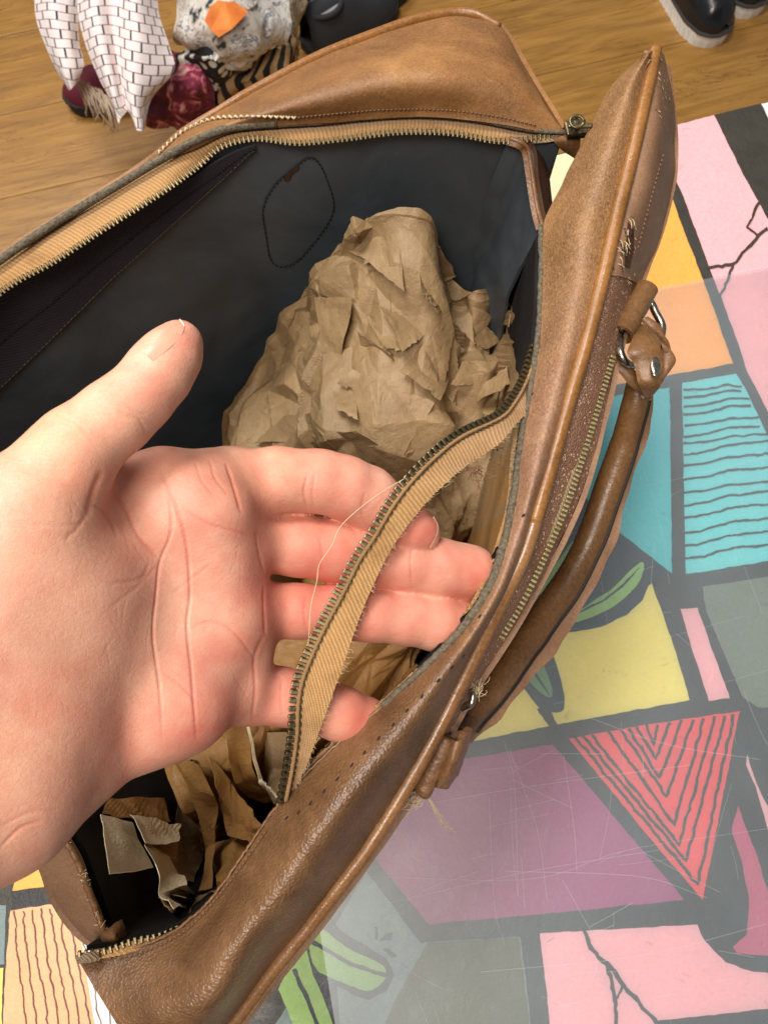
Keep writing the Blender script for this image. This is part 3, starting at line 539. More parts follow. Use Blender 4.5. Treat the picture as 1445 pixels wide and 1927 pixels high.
# front face below the piping, with outer pocket zip
FF = [[(1233, 92), (1243, 100), (1252, 125, .245)], [(1221, 150), (1243, 165), (1262, 200, .235)], [(1202, 238), (1235, 250), (1267, 272, .225)], [(1183, 318), (1222, 330), (1264, 340, .222)], [(1161, 405), (1200, 415), (1238, 440, .226)], [(1135, 520), (1165, 520), (1200, 535, .232)],
      [(1100, 655), (1126, 655), (1163, 668, .236)], [(1072, 750), (1098, 755), (1139, 772, .236)], [(1044, 850), (1068, 856), (1111, 875, .234)], [(1015, 950), (1036, 958), (1074, 975, .232)], [(987, 1040), (1002, 1047), (1032, 1062, .231)], [(957, 1105), (975, 1120), (993, 1135, .230)], [(912, 1195), (922, 1205), (945, 1215, .229)],
      [(866, 1288), (875, 1296), (888, 1304, .228)], [(815, 1390), (822, 1396), (832, 1402, .226)], [(752, 1500), (758, 1505), (764, 1510, .224)], [(690, 1598), (695, 1602), (699, 1606, .222)], [(632, 1675), (637, 1679), (641, 1683, .218)], [(575, 1750), (579, 1754), (583, 1758, .215)], [(512, 1828), (516, 1832), (520, 1836, .212)], [(430, 1936), (433, 1940), (436, 1944, .208)], [(310, 2080), (312, 2084), (314, 2088, .204)]]
ffc = [[(*a[0], FP[i][2][2]-.0015), (*a[1], FP[i][2][2]-.004), a[2]] for i, a in enumerate(FF)]
ffr = cols(ffc)
ff, FFG, FFN = loft('front_panel', ffr, 260, 18, M['glitter'], bag, .002, .0005, 90)
i0 = pidx(560)
ff2 = loft('front_panel', [r[:6] for r in ffr], 90, 14, M['mauve'], bag, .0022, .0007, 70, disp=lambda G: np.full(G.shape[:2], .0009))
outer('front_panel', ffr[2], .004, M['mauve'], 80)
ffb = bvh(ff2[0])
stitches(ffb, [(1245, 290), (1228, 350), (1212, 410), (1196, 470)], 9, .55, .0003, M['bthread'], bag)
for k_ in range(26):      # frayed seam beside the piping
    t = RNG.random(); x = 1185-26*t+RNG.normal(0, 5); y = 425+100*t; h = cast(bvh(ff), x, y, .001) if k_ == 0 else cast(ffb, x, y, .0012)
    if h is None: continue
    a = RNG.normal(0, .9); L = RNG.uniform(.002, .005); d = np.array([-.25, 1, 0])*L+RNG.normal(0, .0012, 3)
    tube('frayed_fibre', cr([h[0], h[0]+d*.5+(0, 0, .0012), h[0]+d], 7), .00013, M['fibre'] if k_ % 3 else M['dthread'], bag, 5)
obj('seam_tear', [cast(ffb, x, y, .0006)[0] for x, y in [(1180, 418), (1190, 430), (1190, 470), (1182, 505), (1172, 500), (1176, 460)]], [(0, 1, 2, 3, 4, 5)], M['tan_in'], bag, False)
# worn speckle at the tip of the panel
# pocket zip on the front face
PZ = [(1141, 672, .2415), (1113, 768, .2410), (1082, 868, .2400), (1046, 970, .2390), (1009, 1055, .2375), (975, 1125, .236), (933, 1196, .2335)]
zc = cr([W(*p) for p in PZ], 80); zl = cr([W(x-15, y-6, z+.0002) for x, y, z in PZ], 80); zr = cr([W(x+15, y+7, z-.001) for x, y, z in PZ], 80)
loft('zip_tape', [zl, zc+(0, 0, .0003), zr], 100, 5, M['tape_grey'], bag, .001)
def teeth(P, side, nrm, step, sx, sy, sz, mat, parent, off=0, joined=False, start=0, end=None, jit=0):
    """teeth along the curve P; side(i)= direction the tooth points, nrm(i) = face normal"""
    Q = resample(P, step)[start:end]; me = bbox_mesh('tooth', sx, sy, sz, min(sy, sz)*.25, mat); T = np.gradient(Q, axis=0)
    mb = MB()
    for i in range(len(Q)):
        t = i/(len(Q)-1); n = nrm(t); t_ = T[i]/np.linalg.norm(T[i]); s = np.cross(n, t_)*side; s /= np.linalg.norm(s)
        Mx = frame(Q[i]+s*off+n*jit*RNG.normal(), s+t_*RNG.normal(0, .06), n)
        if joined:
            mb.add([tuple(Mx @ v.co) for v in me.vertices], [tuple(p.vertices) for p in me.polygons])
        else:
            o = link('tooth', me, parent); o.matrix_basis = Mx
    if joined: o = mb.build('zip_teeth', mat, parent, False); o['kind'] = 'stuff'
up = np.array([.15, -.1, 1.]); up /= np.linalg.norm(up)
teeth(zc+(-.0006, 0, .0012), 1, lambda t: up, .0017, .0021, .0009, .0014, M['brass_lt'], bag, -.0017, True)
teeth(zc+(.0006, 0, .0012), 1, lambda t: up, .0017, .0021, .0009, .0014, M['brass_lt'], bag, .0015, True)
# back zip teeth
btw = cr([W(x, y, z+.0006) for x, y, z in BT], 500)
teeth(btw, -1, lambda t: np.array([.1, -.55, .8])/.976, .00185, .0025, .00095, .0013, M['brass'], btape, .0004)
tube('zip_cord', btw+np.array([0, 0, -.0004]), .00065, M['tape'], btape, 6)
# torn front zip tape held in the hand
TZ = [(1004, 655, .284), (985, 712, .277), (960, 757, .268), (934, 784, .262), (865, 817, .252), (815, 855, .244), (766, 905, .2375), (732, 950, .2350), (699, 1006, .2335), (670, 1050, .2335), (637, 1116, .232), (608, 1170, .2312), (583, 1224, .2305), (562, 1278, .230), (554, 1324, .230), (552, 1378, .231), (543, 1444, .234), (531, 1505, .238)]
TE = [(1012, 670, .286), (1008, 735, .280), (996, 776, .272), (976, 800, .266), (948, 838, .258), (890, 876, .251), (849, 909, .2425), (807, 950, .2390), (757, 1013, .2360), (724, 1071, .2355), (695, 1137, .234), (674, 1195, .233), (649, 1270, .2322), (624, 1341, .232), (600, 1403, .233), (579, 1453, .236), (560, 1482, .239), (545, 1515, .243)]
ta = np.array([D(*p) for p in TZ]); tb_ = np.array([D(*p) for p in TE]); tb_ = tb_+(ta-tb_)*.12; tm = (ta+tb_)/2; tm[:, 2] += .0004
ftape, TG, TN = loft('zip_tape', [ta, tm, tb_], 260, 14, M['tape'], bag, .0009, .00022, 150); ftape['label'] = 'torn tan zip tape pulled away from the front lip'
tA = cr(ta, 600)
nt_ = lambda t: TN[0, min(259, int(t*259))]
teeth(tA, 1, nt_,   .00245, .0040, .00155, .0021, M['brass'], ftape, .0002)
tube('zip_cord', cr(np.array([D(x+7, y+3, t-.0006) for x, y, t in TZ]), 240), .00065, M['tape'], ftape, 6)
mb = MB()
for i in range(190):      # fuzz along the torn edge
    t = RNG.random(); j = int(t*259); p = TG[-1, j]; q = TG[-1, j]-TG[-2, j]; q /= np.linalg.norm(q); L = RNG.uniform(.0005, .0016); mb.tube([p, p+q*L*.5+RNG.normal(0, .0002, 3), p+q*L+RNG.normal(0, .0005, 3)], .00005, 3)
o = mb.build('edge_fuzz', M['fibre'], ftape); o['kind'] = 'stuff'
mb = MB(); c_ = D(893, 882, .249)
for i in range(26): mb.tube(cr([c_+RNG.normal(0, .0010, 3), c_+RNG.normal(0, .0018, 3)+(.001, -.001, 0), c_+RNG.normal(0, .0028, 3)+(.0015, -.002, -.001)], 6), .00010, 4)
o = mb.build('loose_fibre', M['bthread'], ftape); o['kind'] = 'stuff'
tube('loose_thread', cr([D(x, y, t) for x, y, t in [(762, 900, .236), (720, 925, .232), (675, 958, .229), (640, 992, .226), (625, 1025, .226), (601, 1062, .226), (596, 1095, .2255), (585, 1140, .2255), (582, 1185, .226), (580, 1212, .2275)]], 60), .00011, M['white_thread'] if 'white_thread' in M else M['fibre'], ftape, 5)
# near end: end panel edge at the left, outside face
EO = [(-345, 772, .232), (-275, 1070, .226), (-160, 1330, .226), (-40, 1500, .228), (70, 1607, .226), (102, 1690, .218), (150, 1752, .214), (215, 1798, .214)]
er = [[a, mid(a, b, .5, .001), b] for a, b in zip(EL, EO)]
ep_, _, _ = loft('end_panel', cols(er), 60, 8, M['mauve'], bag, .0018, .0009, 70)
outer('end_panel', [W(*p) for p in EO], .002, M['mauve'], 40)
tube('raw_edge', cr([W(x, y, z+.0006) for x, y, z in EL], 120)+RNG.normal(0, .00015, (120, 3)), .0011, M['brown'], bag, 6)
mb = MB()
for i in range(60):
    t = RNG.uniform(.45, .98); P = cr([W(x, y, z+.0014) for x, y, z in EL], 200)[int(t*199)]; mb.tube([P+RNG.normal(0, .0005, 3), P+RNG.normal(0, .0007, 3), P+RNG.normal(0, .0009, 3)], .00008, 4)
o = mb.build('frayed_fibre', M['fibre'], bag); o['kind'] = 'stuff'
# crumpled corner and zip end at the near tip
loft('end_fold', cols([[(185, 1745, .222), (195, 1772, .226), (205, 1800, .222)], [(210, 1742, .226), (215, 1765, .232), (222, 1796, .224)], [(232, 1730, .222), (240, 1760, .222), (250, 1790, .222)]]), 16, 12, M['brown'], bag, .0014, .0012, 200)
nz = [(150, 1797, .2345), (200, 1790, .2345), (250, 1772, .234), (300, 1762, .2335), (345, 1744, .234)]
nz2 = [(152, 1808, .234), (202, 1803, .234), (255, 1793, .234), (305, 1775, .234), (352, 1750, .236)]
nzt, _, _ = loft('zip_tape', [np.array([W(*p) for p in nz]), np.array([W(*p) for p in nz2])], 60, 6, M['tape'], bag, .0009, .0003, 150)
teeth(cr([W(*p) for p in nz], 80), 1, lambda t: up, .0019, .0022, .0010, .0013, M['brass'], nzt, 0)
loft('zip_end', cols([[(143, 1800, .233), (146, 1812, .236)], [(160, 1795, .236), (163, 1810, .238)], [(185, 1792, .235), (188, 1806, .236)]]), 12, 6, M['tape_grey'], bag, .0012, .0006, 300)
# slider at the far end with its leather tab
def block(name, px, py, z, sx, sy, sz, ang, mat, bev=.0006, tilt=(0, 0)):
    me = bbox_mesh(name, sx, sy, sz, bev, mat); o = link(name, me, bag); o.location = W(px, py, z); o.rotation_euler = (tilt[0], tilt[1], R(ang)); return o
s_o = block('zip_slider', 1084, 240, .2475, .0085, .0066, .0018, 8, M['brass'])
for nm, a in (('slider_plate', (1083, 246, .2435, .0085, .0068, .0012, 8)), ('slider_bridge', (1084, 232, .2515, .0022, .0055, .0022, 8)), ('slider_post', (1074, 241, .2450, .0018, .0030, .0040, 8)), ('slider_pull', (1092, 236, .2520, .0095, .0018, .0014, 0))):
    o = block(nm, *a[:3], *a[3:6], a[6], M['brass']); o.parent = s_o; o.matrix_parent_inverse = s_o.matrix_basis.inverted()
ct_ = W(1085, 228, .253); th = np.linspace(0, 2*math.pi, 20)[:-1]
rg = tube('pull_ring', [ct_+np.array([.0026*math.cos(t), .0022*math.sin(t), .0006*math.sin(t)]) for t in np.linspace(0, 2*math.pi, 21)], .0006, M['brass'], bag, 6); rg.parent = s_o; rg.matrix_parent_inverse = s_o.matrix_basis.inverted()
loft('zip_tab', cols([[(1040, 258, .243), (1045, 270, .241), (1062, 285, .236)], [(1065, 254, .244), (1068, 268, .242), (1075, 293, .234)], [(1092, 250, .242), (1092, 268, .24), (1086, 303, .232)]]), 14, 10, M['brown'], bag, .0018, .0006, 120)
loft('zip_tape', cols([[(1000, 255, .2425), (1000, 268, .242)], [(1035, 256, .243), (1036, 266, .242)], [(1075, 245, .2435), (1076, 254, .242)]]), 20, 4, M['tape_grey'], bag, .001)
# ------------------------------------------------------------------ handle (part of the bag), sub-parts under it
hp = [(1203, 722, .222), (1192, 770, .216), (1172, 840, .205), (1142, 925, .195), (1112, 1010, .188), (1072, 1090, .184), (1020, 1165, .185), (975, 1230, .192), (925, 1300, .202), (882, 1352, .210), (862, 1382, .214)]
HP = resample(cr([W(*p) for p in hp], 120), n=90)
hr = np.interp(np.linspace(0, 1, 90), [0, .06, .2, .5, .8, .95, 1], [.0050, .0053, .0057, .0061, .0058, .0053, .0048])
# seam flap running along the outer side of the handle
hr = hr*(1+.07*vnoise(HP, 60, 3)+.03*vnoise(HP, 170, 5))
hd = tube('handle', HP, hr, M['handle'], bag, 20)
T = np.gradient(HP, axis=0); T /= np.linalg.norm(T, axis=1, keepdims=True)
rt = np.cross(T, CAM-HP); rt /= np.linalg.norm(rt, axis=1, keepdims=True); rt *= np.sign(rt[:, :1]); tw = (CAM-HP)/np.linalg.norm(CAM-HP, axis=1, keepdims=True)
s_ = np.linspace(0, 1, 90); fw = np.interp(s_, [0, .1, .3, .42, .5, .6, .75, .9, 1], [.0, .0025, .0030, .0038, .0050, .0054, .0044, .0036, .0])+.0008*np.sin(s_*21)+.0003*np.sin(s_*57)
r0 = HP+rt*(hr*.80)[:, None]+tw*(hr*.15)[:, None]; r1 = HP+rt*(hr*.97+fw*.5)[:, None]-tw*(.0004); r2 = HP+rt*(hr*.98+fw)[:, None]-tw*(.0012+.0006*np.sin(s_*33))[:, None]
o, _, _ = loft('seam_flap', [r0, r1, r2], 120, 8, M['mauve'], hd, .0018, .0002, 100)
tube('seam_gap_shade', (HP+rt*(hr*1.0)[:, None]+tw*(hr*.22)[:, None])[3:-3], .00075, M['dthread'], hd, 6)  # dark cord along the flap; its colour stands for the gap's shade
def roll(name, a, b, r, mat, parent, nturn=1.25, th_=.0018, L=None):
    """rolled leather loop: an open spiral tube from a to b"""
    a, b = np.array(a), np.array(b); ax = b-a; L = np.linalg.norm(ax); ax /= L; u = np.cross(ax, (0, 0, 1.)); u /= np.linalg.norm(u); v = np.cross(u, ax)
    th = np.linspace(0, 2*math.pi*nturn, 36); rr_ = r*(1-.12*th/th[-1])
    G = np.array([[a+ax*L*s+(u*math.cos(t)+v*math.sin(t))*q for t, q in zip(th, rr_)] for s in np.linspace(0, 1, 14)]); N = np.array([[u*math.cos(t)+v*math.sin(t) for t in th] for s in range(14)])
    G += N*(vnoise(G, 160, 9)*.0004)[..., None]
    return sheet(name, G, N, mat, parent, th_)
def c3p(x, y, z): return W(1100+x/6.02, 480+y/6.02, z)
roll('handle_loop', c3p(700, 380, .2345), c3p(420, 905, .2375), .0048, M['handle'], bag, 1.15, .0014)
tube('metal_ring', cr([c3p(*p) for p in [(395, 880, .238), (392, 1000, .2405), (410, 1120, .2415), (470, 1215, .2400), (560, 1240, .2370), (760, 1150, .2340), (880, 850, .2300), (800, 640, .2300), (720, 520, .2310), (560, 640, .2330), (395, 880, .238)]], 80), .0015, M['nickel'], bag, 10)
def strap(Lp, Rp, zs, bul, mat, lab='handle_tab', th=.0022):
    Lw = np.array([c3p(x, y, z) for (x, y), z in zip(Lp, zs)]); Rw = np.array([c3p(x, y, z) for (x, y), z in zip(Rp, zs)]); Mw = (Lw+Rw)/2; Mw[:, 2] += bul
    return loft(lab, [Lw, Lw*.8+Rw*.2+np.c_[np.zeros((len(Lw), 2)), np.full(len(Lw), bul*.7)], Mw, Lw*.2+Rw*.8+np.c_[np.zeros((len(Lw), 2)), np.full(len(Lw), bul*.7)], Rw], 40, 20, mat, bag, th, .0004, 140)
strap([(340, 1100), (345, 1260), (440, 1390), (520, 1490), (690, 1600)], [(430, 1190), (560, 1290), (620, 1400), (660, 1500), (715, 1605)], [.234, .235, .234, .232, .230], .0008, M['handle'])
strap([(630, 740), (740, 850), (850, 960), (862, 1090), (880, 1290), (820, 1420)], [(720, 700), (870, 800), (945, 1000), (1030, 1180), (975, 1290), (870, 1420)], [.2375, .2370, .2345, .2310, .2290, .2300], .0012, M['brown'])
strap([(640, 780), (540, 950), (478, 1110), (560, 1240), (605, 1460), (700, 1622)], [(730, 820), (845, 950), (858, 1070), (872, 1240), (862, 1460), (735, 1622)], [.2370, .2430, .2455, .2440, .2420, .2350], .0018, M['handle'])
rv_c = W(1233, 690, .2462); bm = bmesh.new(); bmesh.ops.create_uvsphere(bm, u_segments=20, v_segments=10, radius=.0036); bmesh.ops.scale(bm, vec=(.55, 1.25, .3), verts=bm.verts); me = bpy.data.meshes.new('rivet'); bm.to_mesh(me); bm.free(); me.materials.append(M['nickel']); me.polygons.foreach_set('use_smooth', [True]*len(me.polygons))
o = link('rivet', me, bag); o.location = rv_c; o.rotation_euler = (R(-8), R(14), R(-10))
# lower attachment
def c4p(x, y, z): return W(740+x/5.84, 1270+y/5.84, z)
tube('handle_loop', resample(cr([c4p(*p) for p in [(600, 690, .232), (520, 850, .231), (440, 1020, .229), (370, 1180, .227), (320, 1280, .225)]], 40), n=24)+RNG.normal(0, .0001, (24, 3)), .0032, M['brown'], bag, 14)
Lq = np.array([c4p(*p) for p in [(600, 690, .231), (545, 880, .231), (490, 1090, .228), (465, 1125, .2265), (440, 1230, .224)]]); Mq = np.array([c4p(*p) for p in [(700, 735, .238), (655, 930, .2375), (600, 1105, .234), (590, 1135, .2325), (545, 1252, .226)]]); Rq = np.array([c4p(*p) for p in [(868, 590, .232), (800, 870, .230), (712, 1090, .226), (690, 1120, .2245), (610, 1248, .2215)]])
loft('handle_tab', [Lq, Lq*.5+Mq*.5+(0, 0, .0016), Mq, Mq*.45+Rq*.55+(0, 0, .0022), Rq], 40, 22, M['brown'], bag, .0024, .0004, 160)
th = np.linspace(0, 2*math.pi, 16, endpoint=False); obj('tab_hollow_shade', [c4p(725+95*math.cos(t), 655+40*math.sin(t)-15*math.cos(t), .2355) for t in th], [tuple(range(16))], M['tan_in'], bag, False)  # flat dark disc; the shade of the tab's hollow is its colour
strand = cr([c4p(*p) for p in [(350, 1320, .226), (430, 1430, .222), (510, 1590, .214), (620, 1730, .205), (760, 1870, .196)]], 30)
mb = MB()
for i in range(9): e_ = RNG.uniform(.55, 1); mb.tube(strand[:int(30*e_)]+np.cumsum(RNG.normal(0, .00012, (int(30*e_), 3)), 0), .00007, 4)
o = mb.build('frayed_strand', M['fibre'], bag); o['kind'] = 'stuff'
tube('metal_ring', cr([W(*p) for p in [(880, 1300, .232), (890, 1308, .234), (886, 1325, .234), (872, 1335, .230)]], 30), .0012, M['nickel'], bag, 8)
def tuft(px, py, z, dirs, n, L, mat=None):
    mb = MB(); c = W(px, py, z)
    for i in range(n):
        d = np.array([dirs[0], dirs[1], 0])*RNG.uniform(.3, 1)*L+RNG.normal(0, L*.22, 3); p = c+RNG.normal(0, .0012, 3); mb.tube(cr([p, p+d*.5+RNG.normal(0, L*.08, 3), p+d], 8), .00007, 4)
    o = mb.build('frayed_fibre', mat or M['fibre'], bag); o['kind'] = 'stuff'
tuft(896, 1306, .233, (.3, .6), 40, .004); tuft(785, 1505, .224, (-.3, -.3), 60, .004); tuft(775, 1510, .224, (-.6, -.4), 14, .005)
tuft(1170, 520, .245, (.0, -1), 20, .005)
# ------------------------------------------------------------------ kraft paper inside the bag
def tri(x): return np.abs((x % 1)-.5)*2
def planes(Dn, n, rng, lo=.82, hi=1.0):
    N = rng.normal(0, 1, (n, 3)); N /= np.linalg.norm(N, axis=1, keepdims=True); d = rng.uniform(lo, hi, n); q = Dn @ N.T; q = np.where(q > .15, d/np.maximum(q, .15), 9); return q.min(1)
wadE = empty('crumpled_paper', (0.02, 0.11, 0.009)); tag(wadE, 'large wad of crumpled kraft paper stuffed into the far half of the bag', 'packing paper', 'crumpled paper wads inside the bag')
def par2(o): return par(o, wadE)
from mathutils.geometry import delaunay_2d_cdt
def facets(U, Vv, cell, a, rng):
    """piecewise flat relief: random points with random heights, joined by a Delaunay triangulation"""
    lu, lv = U.max(), Vv.max(); n = int(lu*lv/cell**2*1.15)+6; P = np.c_[rng.uniform(-.02, lu+.02, n), rng.uniform(-.02, lv+.02, n)]; P = np.vstack([P, [(-.05, -.05), (lu+.05, -.05), (-.05, lv+.05), (lu+.05, lv+.05)]])
    r = delaunay_2d_cdt([Vector(p) for p in P], [], [], 0, 1e-7); X = np.array([tuple(v) for v in r[0]]); hgt = rng.uniform(-a, a, len(X)); H = np.zeros(U.shape); q = np.stack([U, Vv], -1)
    for t in r[2]:
        A, B, Cc = X[t[0]], X[t[1]], X[t[2]]; mn = np.minimum(np.minimum(A, B), Cc); mx = np.maximum(np.maximum(A, B), Cc); I = np.nonzero((U >= mn[0]) & (U <= mx[0]) & (Vv >= mn[1]) & (Vv <= mx[1]))
        if len(I[0]) == 0: continue
        d = (B-A)[0]*(Cc-A)[1]-(B-A)[1]*(Cc-A)[0]
        if abs(d) < 1e-12: continue
        w_ = q[I]-A; l1 = (w_[:, 0]*(Cc-A)[1]-w_[:, 1]*(Cc-A)[0])/d; l2 = ((B-A)[0]*w_[:, 1]-(B-A)[1]*w_[:, 0])/d; m = (l1 >= -1e-6) & (l2 >= -1e-6) & (l1+l2 <= 1+1e-6)
        H[I[0][m], I[1][m]] = hgt[t[0]]*(1-l1[m]-l2[m])+hgt[t[1]]*l1[m]+hgt[t[2]]*l2[m]
    return H
def heap(rows, nu, nv, sd, mat, parent, amp=1.0):
    rng = np.random.default_rng(sd); A = np.stack([cr(r, nu) for r in rows], 0); G = np.stack([cr(A[:, j], nv) for j in range(nu)], 1); N = normals(G); N[np.sum(N*(CAM-G), 2) < 0] *= -1
    U = np.broadcast_to(np.r_[0, np.cumsum(np.linalg.norm(np.diff(G[nv//2], axis=0), axis=1))], (nv, nu)).copy(); Vv = np.broadcast_to(np.r_[0, np.cumsum(np.linalg.norm(np.diff(G[:, nu//2], axis=0), axis=1))][:, None], (nv, nu)).copy()
    wu = U+.002*vnoise(G, 50, sd); wv_ = Vv+.002*vnoise(G, 50, sd+1)
    H = facets(wu, wv_, .034, .0115, rng)+facets(wu, wv_, .019, .0060, rng)+facets(wu, wv_, .0085, .0012, rng)*np.clip(.6+vnoise(G, 30, 5)*1.5, .1, 1.3)+.00025*vnoise(G, 330, 4)
    ed_ = np.clip(np.linspace(0, 1, nv)*16-1.2, 0, 1)[:, None]; H = H*amp*ed_
    N2 = .75*N+.25*(CAM-G)/np.linalg.norm(CAM-G, axis=2, keepdims=True); G = G+N2*H[..., None]
    G[..., :2] += (facets(wu, wv_, .02, .003, rng)*ed_)[..., None]*np.array([.7, -.7])
    for b_ in ib:
        for i in range(nv):
            for j in range(nu):
                d = Vector(G[i, j]-CAM); L = d.length; h = b_.ray_cast(Vector(CAM), d/L)
                if h[0] is not None and h[3] < L+.0015: G[i, j] = CAM+np.array(d/L)*(h[3]-.0015)
    G[..., 2] = np.maximum(G[..., 2], .0085); o = sheet('crumpled_sheet', G, normals(G), mat, None, 0)
    o.data.polygons.foreach_set('use_smooth', [False]*len(o.data.polygons)); return par(o, parent)
ib = [bvh(lw), bvh(wl)]
def wz(x, y, gap):
    h = ib[0].ray_cast(Vector(CAM), Vector(D(x, y, 1)-CAM).normalized()); h2 = ib[1].ray_cast(Vector(CAM), Vector(D(x, y, 1)-CAM).normalized()); L = min([k[3] for k in (h, h2) if k[0] is not None]+[.47])
    return CAM+(D(x, y, 1)-CAM)/np.linalg.norm(D(x, y, 1)-CAM)*(L-gap)
S1 = [(420, 900), (440, 810), (490, 705), (545, 610), (590, 530), (636, 468), (692, 432), (756, 414), (815, 440), (850, 500), (895, 552), (950, 578), (1003, 594), (1060, 610)]
S3 = [(440, 1060), (490, 1060), (540, 1060), (590, 1060), (640, 1060), (690, 1060), (740, 1060), (790, 1050), (830, 1040), (870, 1010), (925, 985), (970, 950), (1015, 900), (1060, 810)]
v1_ = np.array([wz(x, y, .026 if i < 9 else .028) for i, (x, y) in enumerate(S1)]); v1_[9:, 2] = np.minimum(v1_[9:, 2], .16); v0_ = v1_-np.array([0, 0, .05]); v0_[:, :2] += (np.array([.02, .10])-v0_[:, :2])*.12
v3_ = np.array([W(x, y, .112) for x, y in S3]); vm_ = v1_*.62+v3_*.38; vm_ += (CAM-vm_)*.05; vn_ = v1_*.25+v3_*.75; vn_ += (CAM-vn_)*.05
va_ = v1_*.88+vm_*.12; w1 = heap([v0_, v1_, va_, vm_, vn_, v3_], 330, 300, 21, M['kraft'], wadE)
wadB = empty('crumpled_paper', (0, 0.0, 0.009)); tag(wadB, 'second kraft paper wad, crumpled under the fingers in the near half of the bag', 'packing paper', 'crumpled paper wads inside the bag')
B_ = [[(480, 1010, .105), (600, 1000, .115), (720, 980, .12), (830, 930, .12), (930, 860, .115), (1010, 760, .10)], [(440, 1130, .115), (580, 1120, .13), (720, 1100, .13), (840, 1040, .13), (930, 960, .12), (1000, 880, .105)], [(420, 1240, .115), (540, 1240, .135), (680, 1220, .135), (800, 1160, .13), (900, 1080, .12), (960, 1010, .10)],
      [(400, 1340, .110), (500, 1350, .135), (620, 1340, .135), (720, 1280, .125), (800, 1200, .115), (860, 1120, .10)], [(340, 1430, .06), (440, 1480, .10), (550, 1500, .10), (640, 1410, .09), (720, 1330, .08), (800, 1230, .07)], [(330, 1480, .02), (420, 1560, .02), (520, 1540, .02), (610, 1440, .02), (690, 1370, .02), (770, 1270, .02)]]
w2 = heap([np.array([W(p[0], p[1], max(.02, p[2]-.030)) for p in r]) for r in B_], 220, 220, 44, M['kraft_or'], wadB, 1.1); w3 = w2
ib = [bvh(lw), bvh(wl), bvh(wl2)]
# folded scraps: polygons with a fold, thickness and a bend; (px, py, z) corners, rows matched
def inside(P, gap=.007):
    d = P-CAM; L = np.linalg.norm(d); d = d/L; m = L
    for b_ in ib:
        h = b_.ray_cast(Vector(CAM), Vector(d))
        if h[0] is not None: m = min(m, h[3]-gap)
    return CAM+d*m
def scrap(rows, mat, label=None, grp=None, parent=None, name='paper_scrap', nz_=.0010, cat='packing paper', g=None):
    A = [np.array([inside(W(*p[:2], p[2] if g is None else .02), (.005+.02*max(0, p[2]-.10)) if g is None else g[i]) for p in r]) for i, r in enumerate(rows)]
    nu, nv = 4*len(rows[0])+6, 5*len(rows)+3
    Rr = [np.stack([np.interp(np.linspace(0, len(r)-1, nu), range(len(r)), r[:, j]) for j in range(3)], 1) for r in A]
    S = np.stack(Rr); G = np.stack([np.stack([np.interp(np.linspace(0, len(A)-1, nv), range(len(A)), S[:, u, j]) for j in range(3)], 1) for u in range(nu)], 1)
    N = normals(G); N[np.sum(N*(CAM-G), 2) < 0] *= -1
    G = G+N*(nz_*vnoise(G, 130, 7)+nz_*.5*(tri(G @ np.array([60., 35, 20]))-.5)+nz_*.8*vnoise(G, 45, 2))[..., None]
    o = sheet(name, G, N, mat, None, .00025)
    for p in o.data.polygons: p.use_smooth = False
    if parent is not None: par(o, parent)
    if label: tag(o, label, cat, 'loose kraft paper scraps in the near end of the bag')
    return o
wb = [bvh(w1)]
def castw(px, py, lift):
    best = None
    for b in wb:
        h = cast(b, px, py, lift)
        if h is not None and (best is None or h[0][2] > best[0][2]): best = h
    return best
def fold(quad, matk, lift=(.003, .003, .003, .003), k=0):
    P = []
    for (x, y), l in zip(quad, lift):
        h = castw(x, y, 0); P.append((h[0]+(CAM-h[0])/np.linalg.norm(CAM-h[0])*l) if h is not None else W(x, y, .09))
    P = np.array(P); c = P.mean(0)+(CAM-P.mean(0))/.4*.0015; nu = 12; G = np.zeros((nu, nu, 3))
    for i in range(nu):
        for j in range(nu):
            a, b = i/(nu-1), j/(nu-1); G[i, j] = (P[0]*(1-b)+P[1]*b)*(1-a)+(P[3]*(1-b)+P[2]*b)*a
    N = normals(G); N[np.sum(N*(CAM-G), 2) < 0] *= -1; G = G+N*(.0014*vnoise(G, 60, k)+.0008*(tri(G @ np.array([40., 55, 30])+k*.3)-.5)+.0004*vnoise(G, 300, k))[..., None]
    G[0, :, :2] += RNG.normal(0, .0003, (nu, 2)); G[-1, :, :2] += RNG.normal(0, .0003, (nu, 2))
    o = sheet('paper_fold', G, N, M[matk], None, .0003)
    for p in o.data.polygons: p.use_smooth = False
    par2(o)
def c3(*pts): return [(400+x/2.223, 380+y/2.223) for x, y in pts]
